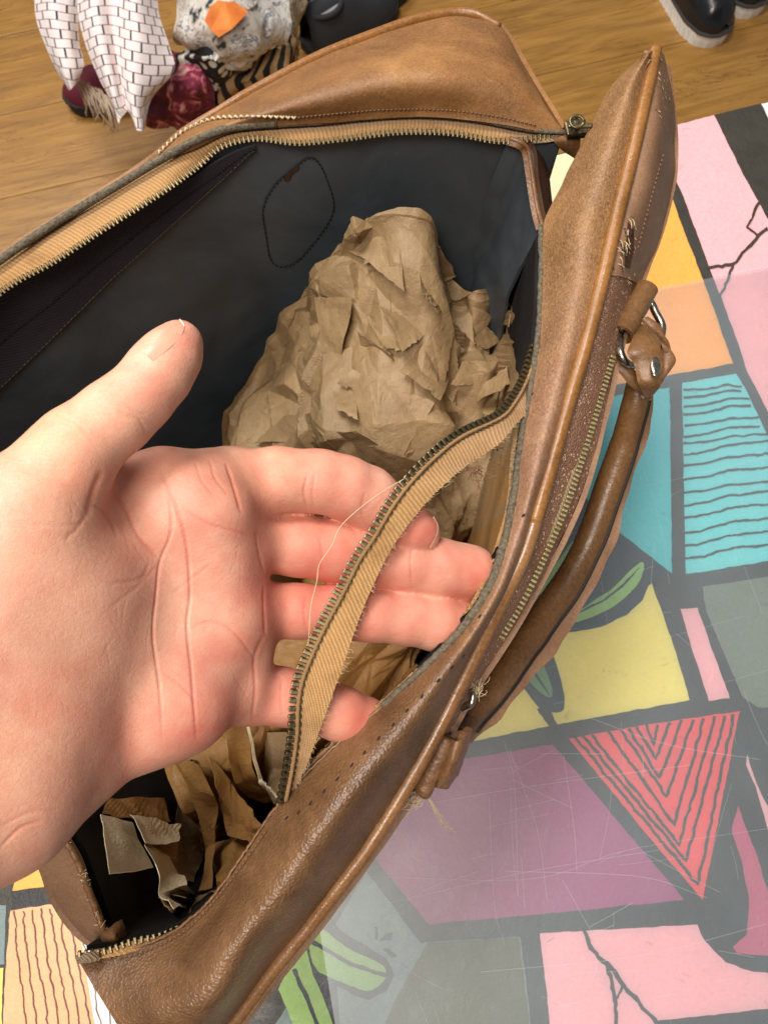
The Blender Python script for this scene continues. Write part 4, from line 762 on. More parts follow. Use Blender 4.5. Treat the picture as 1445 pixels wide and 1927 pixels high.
QS = [(((700, 440), (800, 470), (905, 545), (790, 628)), 'kraft'), (((640, 480), (700, 440), (790, 628), (720, 610)), 'kraft'), (((905, 560), (1040, 640), (950, 830), (790, 700)), 'kraft_lit'), (((640, 725), (930, 840), (790, 1075), (605, 900)), 'kraft_lit'), (((930, 850), (1015, 910), (920, 1010), (800, 1060)), 'kraft'),
      (((870, 235), (1085, 350), (940, 465), (870, 370)), 'kraft'), (((1045, 665), (1170, 700), (1110, 765), (1000, 765)), 'kraft_or'), (((1140, 520), (1200, 580), (1150, 615), (1080, 600)), 'kraft_lit'), (((1225, 575), (1350, 510), (1330, 590), (1235, 640)), 'kraft_lit'), (((1130, 660), (1290, 650), (1300, 700), (1180, 690)), 'kraft_or'),
      (((500, 775), (600, 800), (608, 915), (520, 870)), 'kraft_or'), (((560, 695), (660, 715), (600, 790), (520, 760)), 'kraft'), (((610, 540), (740, 640), (765, 680), (620, 620)), 'kraft'), (((960, 790), (1050, 870), (1010, 890), (940, 860)), 'kraft_or'), (((1100, 780), (1230, 690), (1240, 760), (1090, 850)), 'kraft'), (((970, 470), (1100, 590), (1060, 610), (960, 530)), 'kraft'),
      (((170, 1000), (300, 900), (430, 880), (430, 1010)), 'kraft'), (((420, 400), (580, 400), (540, 660), (480, 640)), 'kraft_lit'), (((280, 700), (420, 560), (520, 690), (290, 830)), 'kraft'), (((560, 200), (780, 110), (800, 370), (640, 250)), 'kraft_lit'), (((430, 960), (600, 960), (700, 1030), (420, 1030)), 'kraft_or'), (((1180, 900), (1290, 820), (1260, 930), (1140, 960)), 'kraft_or'), (((1060, 540), (1120, 500), (1140, 560), (1090, 600)), 'kraft'), (((1250, 470), (1330, 480), (1300, 520), (1240, 520)), 'kraft')]
for k_, (q, mk) in enumerate(QS):
    mk = 'kraft'
    q = c3(*q); r_ = random.Random(k_); lf = [-.002, -.002, r_.uniform(.002, .008), r_.uniform(.001, .007)]; sh_ = r_.randrange(4); fold(q, mk, lf[sh_:]+lf[:sh_], k_)
C_ = [[(330, 1360, .10), (400, 1340, .12), (470, 1330, .13), (560, 1330, .12)], [(320, 1420, .12), (390, 1410, .14), (465, 1400, .15), (540, 1395, .12)], [(330, 1490, .115), (390, 1490, .13), (450, 1480, .135), (510, 1460, .11)], [(365, 1555, .10), (400, 1560, .11), (440, 1540, .10), (480, 1500, .08)], [(385, 1610, .06), (410, 1605, .07), (435, 1575, .07), (460, 1540, .05)]]
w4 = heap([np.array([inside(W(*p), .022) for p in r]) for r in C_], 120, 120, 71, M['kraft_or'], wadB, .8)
for k_ in range(46):      # flaked tip of the far corner and dry specks along the worn fold
    x, y = (RNG.normal(1247, 5), RNG.uniform(112, 235)) if k_ < 34 else (RNG.normal(1190, 4), RNG.uniform(400, 520)); hh_ = cast(ffb, x, y, .0003)
    if hh_ is None: continue
    a_ = RNG.uniform(0, 6.28, 5); a_.sort(); rr_ = RNG.uniform(.0003, .0011, 5); u_ = np.cross(hh_[1], (0, 0, 1.)); u_ /= np.linalg.norm(u_); v_ = np.cross(u_, hh_[1])
    obj('leather_flake', [hh_[0]+r0_*(u_*math.cos(t)*.6+v_*math.sin(t)*1.4) for t, r0_ in zip(a_, rr_)], [(0, 1, 2, 3, 4)], M['fibre'] if k_ % 3 else M['edge'], bag, False)
# loose paper strips near the bottom of the frame
scrap([[(190, 1532, .130), (225, 1540, .132), (250, 1548, .130)], [(198, 1590, .126), (240, 1590, .130), (270, 1592, .126)], [(207, 1645, .120), (245, 1642, .124), (287, 1634, .120)]], M['kraft_lit'], 'pale square-cut kraft paper flap hanging at the left of the near end', nz_=.0006, g=[.020, .036, .052])
scrap([[(205, 1502, .118), (260, 1500, .122), (312, 1500, .118)], [(195, 1528, .126), (250, 1540, .128), (322, 1546, .118)]], M['kraft_or'], 'amber paper piece just above the pale square-cut flap', g=[.010, .018])
scrap([[(246, 1532, .132), (290, 1540, .140), (340, 1552, .134)], [(258, 1560, .130), (290, 1572, .128), (338, 1568, .130)], [(275, 1586, .126), (300, 1590, .124), (338, 1582, .122)]], M['kraft_lit'], 'small pale folded scrap overlapping the corner of the square-cut flap', g=[.030, .044, .056])
scrap([[(290, 1572, .118), (335, 1570, .120)], [(275, 1588, .112), (335, 1620, .112)]], M['kraft_or'], 'amber scrap tucked under the small pale folded one', g=[.030, .046])
scrap([[(272, 1590, .126), (318, 1612, .132)], [(300, 1650, .122), (340, 1640, .134)], [(298, 1684, .118), (355, 1670, .130)], [(330, 1705, .112), (388, 1712, .120)]], M['kraft_lit'], 'pale twisted paper strip zigzagging down the dark near end', g=[.046, .058, .062, .070])
scrap([[(298, 1685, .118), (350, 1690, .124)], [(320, 1715, .108), (388, 1714, .116)], [(345, 1745, .098), (360, 1740, .100)]], M['kraft'], 'small creased paper tail below the twisted strip', g=[.050, .055, .060])
scrap([[(322, 1425, .150), (372, 1440, .158)], [(350, 1475, .148), (400, 1500, .160)], [(370, 1530, .142), (408, 1520, .152)], [(388, 1600, .130), (402, 1590, .138)], [(375, 1680, .115), (400, 1672, .118)]], M['kraft_or'], 'long amber paper strip curling down the middle of the near end')
scrap([[(330, 1422, .145), (370, 1438, .150), (400, 1500, .140)], [(360, 1430, .135), (392, 1450, .138), (410, 1510, .130)]], M['kraft'], 'narrow shaded fold behind the long curling strip')
scrap([[(395, 1420, .150), (440, 1480, .148), (495, 1560, .146)], [(405, 1480, .156), (440, 1540, .152), (492, 1585, .148)], [(410, 1520, .148), (430, 1575, .146), (480, 1586, .142)]], M['kraft_or'], 'broad amber sheet slanting towards the zip end')
scrap([[(425, 1370, .165), (440, 1362, .168), (470, 1362, .165)], [(430, 1430, .158), (450, 1440, .150), (475, 1440, .158)], [(440, 1470, .150), (470, 1485, .144), (500, 1490, .146)], [(465, 1500, .138), (500, 1510, .130), (522, 1508, .134)]], M['kraft_or'], 'upright amber sheet below the palm beside the zip tape')
scrap([[(462, 1358, .175), (468, 1358, .175)], [(474, 1420, .170), (480, 1424, .168)], [(486, 1470, .164), (493, 1468, .162)], [(518, 1512, .155), (524, 1508, .155)]], M['kraft_lit'], 'thin pale torn paper edge between palm and zip tape')
scrap([[(500, 1380, .140), (550, 1378, .145)], [(498, 1450, .135), (552, 1452, .14)], [(500, 1490, .120), (540, 1495, .12)]], M['kraft'], 'plain brown paper panel behind the lower zip tape')
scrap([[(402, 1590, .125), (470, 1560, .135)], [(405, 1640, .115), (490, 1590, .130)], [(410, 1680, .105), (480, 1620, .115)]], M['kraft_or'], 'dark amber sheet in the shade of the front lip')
scrap([[(370, 1690, .118), (430, 1665, .125)], [(352, 1720, .108), (400, 1700, .118)]], M['kraft'], 'small brown flap touching the front lip near its rolled corner')
scrap([[(340, 1480, .100), (395, 1540, .100)], [(330, 1560, .095), (385, 1600, .090)], [(300, 1640, .080), (365, 1660, .080)]], M['kraft'], 'brown sheet deep behind the strips in the near end')
# ------------------------------------------------------------------ the hand: one continuous surface grown from a distance field
def cc_(px, py, t): return np.array([(px-722.5)/F*t, -(py-963.5)/F*t, -t])
def chain(pts): return [(cc_(x, y, t), h*t/F) for x, y, t, h in pts]
fing = {
 'index': chain([(400, 912, .222, 62), (440, 910, .228, 61), (520, 905, .232, 61), (600, 907, .236, 59), (650, 918, .239, 58.5), (690, 936, .243, 58), (745, 972, .247, 50), (775, 993, .249, 44), (788, 1001, .2500, 40)]),
 'middle': chain([(440, 1014, .232, 64), (490, 1016, .238, 62), (560, 1024, .242, 60), (620, 1034, .245, 58), (700, 1052, .249, 54), (760, 1061, .253, 53.5), (820, 1069, .257, 56), (884, 1077, .261, 53)]),
 'ring': chain([(440, 1146, .232, 58), (490, 1147, .237, 53), (560, 1150, .241, 50), (630, 1153, .245, 51), (700, 1157, .249, 50), (760, 1163, .253, 50), (820, 1171, .257, 53), (870, 1180, .261, 49)]),
 'pinky': chain([(420, 1300, .228, 62), (465, 1305, .234, 56), (530, 1311, .238, 52), (590, 1323, .242, 50), (640, 1343, .246, 50), (690, 1362, .250, 47), (715, 1371, .252, 42)]),
 'thumb': chain([(-60, 1110, .182, 150), (50, 968, .184, 118), (120, 880, .187, 90), (150, 838, .189, 77), (215, 785, .192, 70), (262, 745, .195, 63), (300, 700, .198, 62), (326, 665, .200, 54), (340, 641, .202, 41)])}
palm = [chain(q) for q in (
 [(425, 908, .226, 60), (330, 938, .215, 84), (200, 1010, .208, 90), (20, 1120, .196, 110)],
 [(450, 1018, .229, 62), (330, 1050, .217, 74), (180, 1120, .205, 80), (-30, 1220, .190, 110)],
 [(448, 1138, .229, 60), (330, 1170, .216, 74), (180, 1230, .203, 80), (-30, 1320, .188, 110)],
 [(432, 1288, .228, 68), (350, 1312, .218, 84), (250, 1352, .210, 92), (120, 1420, .199, 110), (0, 1500, .186, 130), (-120, 1560, .176, 150)],
 [(440, 1200, .232, 60), (300, 1230, .217, 70), (120, 1310, .203, 90)],
 [(-40, 1200, .183, 170), (-200, 1330, .172, 190), (-700, 1560, .150, 230)], [(-40, 1440, .182, 180), (-200, 1500, .172, 190), (-700, 1720, .150, 230)],
 [(60, 1060, .190, 130), (120, 1160, .197, 120), (60, 1300, .192, 140)])]
h = .00088; lo = cc_(-140, 1800, .185); allp = np.array([p for c in list(fing.values())+palm for p, r in c if p[0] > -.17]); lo = allp.min(0)-.03; hi = allp.max(0)+.016
lo[0] = -.155
nx, ny, nz_n = [int(v) for v in np.ceil((hi-lo)/h)]
gx = lo[0]+h*np.arange(nx); gy = lo[1]+h*np.arange(ny); gz = lo[2]+h*np.arange(nz_n)
BIG = np.float32(.02)
def seg_sdf(ch, k, exp=1.0):
    out = np.full((nx, ny, nz_n), BIG, np.float32)
    for (a, ra), (b, rb) in zip(ch[:-1], ch[1:]):
        mn = np.minimum(a-ra, b-rb)-.018; mx = np.maximum(a+ra, b+rb)+.018
        i0 = np.maximum(((mn-lo)/h).astype(int), 0); i1 = np.minimum(((mx-lo)/h).astype(int)+1, (nx, ny, nz_n))
        if np.any(i1 <= i0): continue
        X = gx[i0[0]:i1[0], None, None]; Y = gy[None, i0[1]:i1[1], None]; Z = gz[None, None, i0[2]:i1[2]]
        ba = b-a; L = ba @ ba; t = np.clip(((X-a[0])*ba[0]+(Y-a[1])*ba[1]+(Z-a[2])*ba[2])/L, 0, 1)
        d = np.sqrt((X-a[0]-t*ba[0])**2+(Y-a[1]-t*ba[1])**2+((Z-a[2]-t*ba[2])*exp)**2)-(ra+(rb-ra)*t)
        s = out[i0[0]:i1[0], i0[1]:i1[1], i0[2]:i1[2]]; d = d.astype(np.float32)
        hh = np.maximum(k-np.abs(s-d), 0)/k; out[i0[0]:i1[0], i0[1]:i1[1], i0[2]:i1[2]] = np.minimum(s, d)-hh*hh*k*.25
    return out
def smin(a, b, k): hh = np.maximum(k-np.abs(a-b), 0)/k; return np.minimum(a, b)-hh*hh*k*.25
fg = None
for nme in ('index', 'middle', 'ring', 'pinky'):
    s = seg_sdf(fing[nme], .002); fg = s if fg is None else smin(fg, s, .0012)
pl = None
for c in palm:
    s = seg_sdf(c, .004, 1.12); pl = s if pl is None else smin(pl, s, .013)
for p_, r_ in (((120, 1090, .192), .012), ((330, 1340, .212), .010), ((415, 1060, .2195), .0075), ((425, 1180, .2200), .0075), ((405, 955, .2150), .008)):
    c0 = cc_(*p_); pl = smin(pl, seg_sdf([(c0, r_), (c0+1e-4, r_)], .002), .012)
phi = smin(pl, fg, .0045)
th_ = seg_sdf(fing['thumb'], .003); phi = smin(phi, th_, .0075)
web = seg_sdf(chain([(90, 1000, .197, 70), (200, 925, .209, 55), (290, 905, .215, 45)]), .003); phi = smin(phi, web, .010)
# surface nets
def surface_nets(phi):
    ins = phi < 0; nx, ny, nz = phi.shape; c = [ins[a:nx-1+a, b:ny-1+b, d:nz-1+d] for a in (0, 1) for b in (0, 1) for d in (0, 1)]; cnt = sum(x.astype(np.int8) for x in c); act = (cnt > 0) & (cnt < 8)
    idx = -np.ones(act.shape, np.int64); I = np.argwhere(act); idx[act] = np.arange(len(I)); acc = np.zeros((len(I), 3)); num = np.zeros(len(I)); off = [(a, b, d) for a in (0, 1) for b in (0, 1) for d in (0, 1)]
    for u in range(8):
        for v in range(u+1, 8):
            du = np.array(off[v])-np.array(off[u])
            if np.abs(du).sum() != 1: continue
            A = I+off[u]; B = I+off[v]; pa = phi[A[:, 0], A[:, 1], A[:, 2]]; pb = phi[B[:, 0], B[:, 1], B[:, 2]]; m = (pa < 0) != (pb < 0); t = np.where(m, pa/np.where(m, pa-pb, 1), 0)
            acc += np.where(m[:, None], A+t[:, None]*du, 0); num += m
    V = acc/num[:, None]; Q = []
    for ax in range(3):
        o1, o2 = [(1, 2), (2, 0), (0, 1)][ax]; sl0 = [slice(None)]*3; sl1 = [slice(None)]*3; sl0[ax] = slice(0, -1); sl1[ax] = slice(1, None)
        m = ins[tuple(sl0)] != ins[tuple(sl1)]; E = np.argwhere(m); E = E[(E[:, o1] > 0) & (E[:, o2] > 0) & (E[:, o1] < phi.shape[o1]-1) & (E[:, o2] < phi.shape[o2]-1)]; flip = ins[E[:, 0], E[:, 1], E[:, 2]]
        e1 = np.zeros(3, int); e1[o1] = 1; e2 = np.zeros(3, int); e2[o2] = 1
        g = lambda P: idx[P[:, 0], P[:, 1], P[:, 2]]
        q = np.stack([g(E-e1-e2), g(E-e2), g(E), g(E-e1)], 1); q[~flip] = q[~flip][:, ::-1]; Q.append(q)
    Q = np.vstack(Q); return V, Q[(Q >= 0).all(1)]
V, Q = surface_nets(phi); V = lo+h*V
lb_ = np.arange(len(V)); E2 = np.vstack([Q[:, [0, 1]], Q[:, [1, 2]], Q[:, [2, 3]], Q[:, [3, 0]]])      # keep the largest connected piece
while True:
    l2 = lb_.copy(); np.minimum.at(l2, E2[:, 0], lb_[E2[:, 1]]); np.minimum.at(l2, E2[:, 1], lb_[E2[:, 0]]); l2 = l2[l2]; l2 = l2[l2]
    if (l2 == lb_).all(): break
    lb_ = l2
big = np.bincount(lb_).argmax(); keep = lb_ == big; ix = np.cumsum(keep)-1; Q = ix[Q[keep[Q[:, 0]]]]; V = V[keep]
def relax(V, Q, it, lam):
    A = np.vstack([Q[:, [0, 1]], Q[:, [1, 2]], Q[:, [2, 3]], Q[:, [3, 0]]]); n = len(V); dg = np.bincount(A.ravel(), minlength=n)[:, None]
    for _ in range(it):
        S = np.stack([np.bincount(A[:, 0], V[A[:, 1], k], n)+np.bincount(A[:, 1], V[A[:, 0], k], n) for k in range(3)], 1); V = V+lam*(S/np.maximum(dg, 1)-V)
    return V
def subdiv(V, Q):      # one linear split: every quad into four
    E = np.sort(np.vstack([Q[:, [0, 1]], Q[:, [1, 2]], Q[:, [2, 3]], Q[:, [3, 0]]]), 1); key = E[:, 0]*len(V)+E[:, 1]; uq, inv = np.unique(key, return_inverse=True); inv = inv.reshape(4, -1)
    em = (V[uq//len(V)]+V[uq % len(V)])/2; fm = V[Q].mean(1); n = len(V); ne = len(uq); e = inv+n; f = np.arange(len(Q))+n+ne
    return np.vstack([V, em, fm]), np.vstack([np.stack([Q[:, 0], e[0], f, e[3]], 1), np.stack([e[0], Q[:, 1], e[1], f], 1), np.stack([f, e[1], Q[:, 2], e[2]], 1), np.stack([e[3], f, e[2], Q[:, 3]], 1)])
V = relax(V, Q, 3, .5); V, Q = subdiv(V, Q); V = relax(V, Q, 2, .5)
def vnorm(V, Q):
    fn = np.cross(V[Q[:, 2]]-V[Q[:, 0]], V[Q[:, 3]]-V[Q[:, 1]]); N = np.stack([sum(np.bincount(Q[:, j], fn[:, k], len(V)) for j in range(4)) for k in range(3)], 1); return N/np.maximum(np.linalg.norm(N, axis=1, keepdims=True), 1e-12)
N = vnorm(V, Q); facing = -np.sum(N*V, 1)/np.linalg.norm(V, axis=1)      # camera at the origin here
if np.sum(N*(V-V.mean(0))) < 0: N = -N; Q = Q[:, ::-1]; facing = -facing
pxv = V[:, 0]/-V[:, 2]*F+722.5; pyv = -V[:, 1]/-V[:, 2]*F+963.5; tv = -V[:, 2]
def crease(pts, wd, dp, tmax=None, tmin=None, side=0):
    """a fold in the skin along a path: groove wd px wide, dp mm deep, with a soft swelling beside it"""
    wd = wd*.55; dp = .42*dp**.85
    P = cr([(x, y, 0) for x, y in pts], 24*len(pts))[:, :2]; m = (facing > .05) & (pxv > P[:, 0].min()-40) & (pxv < P[:, 0].max()+40) & (pyv > P[:, 1].min()-40) & (pyv < P[:, 1].max()+40)
    if tmax: m &= tv < tmax
    if tmin: m &= tv > tmin
    I = np.nonzero(m)[0]
    if len(I) == 0: return
    q = np.stack([pxv[I], pyv[I]], 1); d = np.full(len(I), 1e9); s = np.zeros(len(I))
    for k in range(0, len(P)-1):
        a, b = P[k], P[k+1]; ba = b-a; t = np.clip(((q-a) @ ba)/(ba @ ba+1e-9), 0, 1); dd = np.linalg.norm(q-a-t[:, None]*ba, axis=1); u = dd < d; d[u] = dd[u]; s[u] = (k+t[u])/(len(P)-1)
    fade = np.clip(np.minimum(s, 1-s)*6, 0, 1)**.7
    disp = -dp*np.exp(-(d/wd)**2)*fade
    DV[I] += disp/1000; RED[I] = np.maximum(RED[I], np.exp(-(d/(wd*1.1))**2)*fade*min(1, dp*2.2))
DV = np.zeros(len(V)); RED = np.zeros(len(V))
for a in (
 ([(165, 975), (178, 925), (195, 885)], 12, .9), ([(165, 965), (150, 990), (120, 1020)], 8, .35), ([(172, 950), (196, 960), (212, 985), (222, 1010)], 6, .6), ([(210, 915), (240, 960), (262, 1010), (300, 1050)], 9, .45),
 ([(300, 880), (330, 950), (350, 1020), (358, 1110), (352, 1180), (360, 1260), (365, 1330), (372, 1400)], 5, .85), ([(318, 920), (322, 1000), (300, 1060), (292, 1130), (288, 1200), (300, 1290), (306, 1400)], 5, .7),
 ([(400, 1060), (360, 1090), (320, 1120)], 5, .22), ([(350, 960), (390, 985), (440, 1000), (470, 1010)], 5, .45), ([(360, 1180), (400, 1170), (440, 1190), (480, 1240)], 5, .5),
 ([(300, 1060), (250, 1110), (200, 1150)], 6, .2), ([(495, 1195), (478, 1240), (480, 1300), (474, 1360)], 6, .5),
 ([(425, 870), (440, 915), (455, 970)], 5, .8), ([(395, 865), (405, 900), (430, 930)], 4, .35), ([(368, 870), (380, 905), (405, 935)], 4, .3), ([(480, 1000), (488, 1040), (500, 1082)], 5, .5), ([(497, 1100), (496, 1150), (498, 1200)], 5, .5),
 ([(578, 895), (572, 925), (578, 958)], 4, .5), ([(592, 890), (588, 930), (592, 958)], 4, .35), ([(688, 925), (680, 960), (690, 995)], 4, .3), ([(600, 1010), (606, 1040), (604, 1080)], 4, .25), ([(775, 1030), (772, 1060), (776, 1110)], 4, .4), ([(575, 1120), (572, 1150), (576, 1190)], 4, .25), ([(700, 1110), (690, 1130), (695, 1160)], 4, .5), ([(530, 1280), (528, 1310), (532, 1350)], 4, .25),
 ([(220, 770), (240, 782), (262, 790), (278, 812)], 5, .4), ([(236, 762), (258, 776), (278, 782)], 4, .3), ([(180, 735), (205, 728), (222, 700)], 4, .25), ([(100, 770), (150, 800), (180, 840)], 6, .15), ([(60, 985), (110, 990), (160, 985)], 6, .25),
 ([(0, 1600), (40, 1560), (80, 1545)], 6, .5), ([(0, 1560), (60, 1530), (110, 1525)], 5, .35), ([(280, 1060), (260, 1090), (200, 1100)], 6, .3), ([(380, 1330), (340, 1290), (300, 1260)], 6, .25)):
    crease(*a)
rngc = random.Random(3)
for i in range(70):    # fine random palm lines
    x, y = rngc.uniform(120, 480), rngc.uniform(890, 1380); a = rngc.choice((rngc.gauss(-50, 14), rngc.gauss(75, 14), rngc.gauss(-30, 10))); L = rngc.uniform(20, 75); crease([(x, y), (x+L*.5*math.cos(R(a))+rngc.uniform(-5, 5), y-L*.5*math.sin(R(a))), (x+L*math.cos(R(a)), y-L*math.sin(R(a)))], 2.6, rngc.uniform(.05, .13))
DV += (vnoise(V, 60, 3)*.0005+vnoise(V, 160, 4)*.00010)
V = V+N*DV[:, None]
# skin pigmentation: pinker fingers and mounds, yellower thenar and heel
def blob(x, y, r, k, tmin=0, tmax=9): return k*np.exp(-((pxv-x)**2+(pyv-y)**2)/r**2)*((tv > tmin) & (tv < tmax))
red = RED*.55+blob(345, 650, 60, .5)+blob(300, 735, 45, .45)+blob(790, 1000, 60, .45)+blob(910, 1080, 60, .55)+blob(860, 1180, 60, .5)+blob(680, 1360, 60, .55)+blob(430, 1060, 90, .12)+blob(420, 1180, 110, .12)+blob(400, 960, 90, .3)+blob(600, 860, 90, .35)+blob(600, 1060, 160, .35)+blob(600, 1160, 160, .35)+blob(530, 1310, 80, .25)+blob(400, 1380, 90, .5)+blob(190, 930, 60, .35)+blob(220, 1480, 150, .25)+blob(255, 700, 70, .1)
red = np.clip(red+vnoise(V, 60, 8)*.24+vnoise(V, 130, 9)*.20+vnoise(V, 330, 10)*.16+.06, 0, 1)
yel = np.clip(blob(80, 800, 130, .8)+blob(150, 1000, 90, .35)+blob(60, 1350, 220, .35)+blob(480, 870, 120, .3)+blob(480, 1190, 60, .15)+vnoise(V, 45, 12)*.15, 0, 1)
ca_, cb_, cy_ = np.array(srgb(224, 166, 140)), np.array(srgb(204, 110, 94)), np.array(srgb(226, 172, 130))
colr = ca_*(1-red[:, None])+cb_*red[:, None]; colr = colr*(1-.6*yel[:, None])+cy_*.6*yel[:, None]
Vw = toW(V)
mt = Mat('skin', .36, Specular_IOR_Level=.4, Subsurface_Weight=.10, Subsurface_Scale=.003); mt.b.inputs['Subsurface Radius'].default_value = (1, .35, .2)
at = mt.n('ShaderNodeVertexColor') if False else mt.n('ShaderNodeAttribute', attribute_name='skin')
c = mt.mix(mt.ramp(mt.noise(190, 5, .7), [(.4, (0, 0, 0)), (.7, (.30,)*3)]), at.outputs['Color'], srgb(206, 116, 92)); ln = mt.ramp(mt.vor(620, 'DISTANCE_TO_EDGE', mt.co(sc=(.55, 1.5, 1), rot=(0, 0, R(35)))), [(.0, (0, 0, 0)), (.07, (1, 1, 1))]); ln2 = mt.ramp(mt.vor(900, 'DISTANCE_TO_EDGE', mt.co(sc=(1.7, .6, 1), rot=(0, 0, R(20)))), [(.0, (0, 0, 0)), (.06, (1, 1, 1))])
c = mt.mix(mt.math('MULTIPLY', mt.math('SUBTRACT', 1.0, mt.math('MULTIPLY', ln, ln2)), .06), c, srgb(176, 98, 82)); mt.col(c); mt.bump(ln, .00006, .4).bump(ln2, .00005, .4)
mt.bump(mt.noise(700, 4, .7, .5, mt.co(sc=(.45, 1.3, 1), rot=(0, 0, R(25)))), .00016, .6).bump(mt.noise(900, 2, .6, .3, mt.co(sc=(.25, 1, 1), rot=(0, 0, .5))), .0002, .4).rgh(mt.ramp(mt.noise(120, 4), [(.3, (.36,)*3), (.7, (.52,)*3)])); M['skin'] = mt.m
person = obj('person', Vw, Q, M['skin'], None); tag(person, "open left hand, palm up, with the torn zip tape lying across its fingers", 'person')
atr = person.data.color_attributes.new('skin', 'FLOAT_COLOR', 'POINT'); atr.data.foreach_set('color', np.c_[colr, np.ones(len(colr))].astype(np.float32).ravel())
# nails
mt = Mat('nail', .22, Specular_IOR_Level=.5, Subsurface_Weight=.1, Subsurface_Scale=.002); mt.col(srgb(214, 154, 130)); M['nail'] = mt.m
mt = Mat('nail_tip', .3); mt.col(srgb(240, 208, 182)); M['nail_tip'] = mt.m
def nail(rows, rows_tip, t_in):
    Rr = [np.array([D(*p) for p in r]) for r in rows]; o, _, _ = loft('fingernail', Rr, 20, 14, M['nail'], person, .0005)
    o2, _, _ = loft('nail_tip', [np.array([D(*p) for p in r]) for r in rows_tip], 20, 6, M['nail_tip'], o, .0005)
    return o
hb = BVHTree.FromPolygons([Vector(v) for v in Vw], [tuple(int(i) for i in q) for q in Q])
def on_hand(a, b, lift):
    for k in np.linspace(0, .9, 19):
        x, y = a[0]*(1-k)+b[0]*k, a[1]*(1-k)+b[1]*k; h_ = cast(hb, x, y, lift)
        if h_ is not None and abs(h_[1] @ (CAM-h_[0]))/np.linalg.norm(CAM-h_[0]) > .12: return h_[0]
    for k in np.linspace(0, 1, 21):
        h_ = cast(hb, b[0]*(1-k)+gc[0]*k, b[1]*(1-k)+gc[1]*k, lift)
        if h_ is not None: return h_[0]
def nail2(outer_, inner_, tip):
    global gc
    gc = tip
    A = [on_hand(o_, i_, .00025) for o_, i_ in zip(outer_, inner_)]; B = [on_hand(i_, tip, .00012) for i_ in inner_]; Mi = [(a+b)/2+(CAM-a)/np.linalg.norm(CAM-a)*.0003 for a, b in zip(A, B)]
    o, _, _ = loft('fingernail', [np.array(A), np.array(Mi), np.array(B)], 24, 8, M['nail'], person, .0003)
    P = [A[-1], Mi[-1]+(.0001, .0001, 0), B[-1]]; tube('nail_tip', cr(np.array(P), 10), .00016, M['nail_tip'], o, 6)
nail2([(272, 664), (290, 645), (309, 626), (325, 611), (337, 601)], [(288, 679), (308, 664), (328, 646), (343, 627), (347, 614)], (320, 660))
nail2([(812, 1034), (822, 1022), (829, 1004), (829, 986), (822, 970)], [(808, 1029), (816, 1018), (822, 1003), (822, 987), (816, 973)], (795, 1003))
# ------------------------------------------------------------------ things on the floor
def FZ(px, py, hgt=0.0): return W(px, py, FLOOR+hgt)
def cloth(name, rows, mat, nu=60, nv=60, wr=.006, ws=14, thick=.002, label=None, cat=None, parent=None, fold_dir=None, fold_a=.0, fold_k=60):
    zm = np.mean([p[2] for r in rows for p in r]); A = [np.array([FZ(p[0], p[1], p[2] if name != 'scarf_panel' else zm+(p[2]-zm)*.55) for p in r]) for r in rows]
    def dd(G):
        u = np.linspace(0, 1, G.shape[1])[None]; d = wr*vnoise(G, ws, 4)+wr*.5*vnoise(G, ws*2.5, 6)
        if name != 'scarf_panel':
            U = np.broadcast_to(np.r_[0, np.cumsum(np.linalg.norm(np.diff(G[G.shape[0]//2], axis=0), axis=1))], G.shape[:2]).copy(); V_ = np.broadcast_to(np.r_[0, np.cumsum(np.linalg.norm(np.diff(G[:, G.shape[1]//2], axis=0), axis=1))][:, None], G.shape[:2]).copy(); rg_ = np.random.default_rng(int(abs(G[0, 0, 0])*1e4) % 9999)
            d = d+facets(U, V_, .07, .016, rg_)+facets(U, V_, .03, .006, rg_)
        return d+fold_a*np.sin(u*fold_k+3*vnoise(G, 6, 2))
    o, G, N = loft(name, A, nu, nv, mat, parent, thick, 0, 40, 1, dd)
    if label: tag(o, label, cat, 'clothes heaped on the floor')
    return o, G
# white scarf printed with a brick pattern
mt = Mat('brick_print_fabric', .8); sx_ = mt.n('ShaderNodeSeparateXYZ'); mt.l(mt.tc.outputs['UV'], sx_.inputs[0])
vv = mt.math('DIVIDE', sx_.outputs[1], .0158); row = mt.math('FLOOR', vv); uu = mt.math('FRACT', mt.math('ADD', mt.math('DIVIDE', sx_.outputs[0], .0300), mt.math('MULTIPLY', row, .46)))
hl = mt.math('LESS_THAN', mt.math('FRACT', vv), .085); vl_ = mt.math('LESS_THAN', uu, .11)
c = mt.mix(mt.noise(30, 3), srgb(246, 236, 232), srgb(236, 216, 210)); c = mt.mix(vl_, c, srgb(38, 32, 46)); c = mt.mix(hl, c, srgb(120, 52, 58)); mt.col(c); mt.bump(mt.noise(900, 2), .0004, .5); M['brickfab'] = mt.m
sc = empty('scarf', tuple(FZ(200, 100, .1))); tag(sc, 'white scarf printed with a dark red brick pattern, hanging down to two points', 'scarf', 'clothes heaped on the floor')
cloth('scarf_panel', [[(140, -60, .33), (180, -70, .36), (220, -70, .33), (262, -60, .36), (300, -50, .30)], [(145, 10, .32), (178, 0, .355), (215, 5, .325), (255, 5, .355), (300, 20, .29)], [(160, 75, .30), (190, 80, .335), (220, 80, .30), (258, 82, .335), (318, 85, .27)], [(185, 140, .28), (208, 150, .31), (228, 150, .28), (256, 150, .31), (325, 132, .25)], [(212, 195, .26), (222, 200, .28), (238, 200, .26), (256, 205, .28), (285, 178, .24)], [(224, 232, .25), (232, 215, .26), (246, 208, .25), (262, 246, .26), (270, 238, .24)]], M['brickfab'], 90, 90, .0035, 9, .0015, parent=sc)
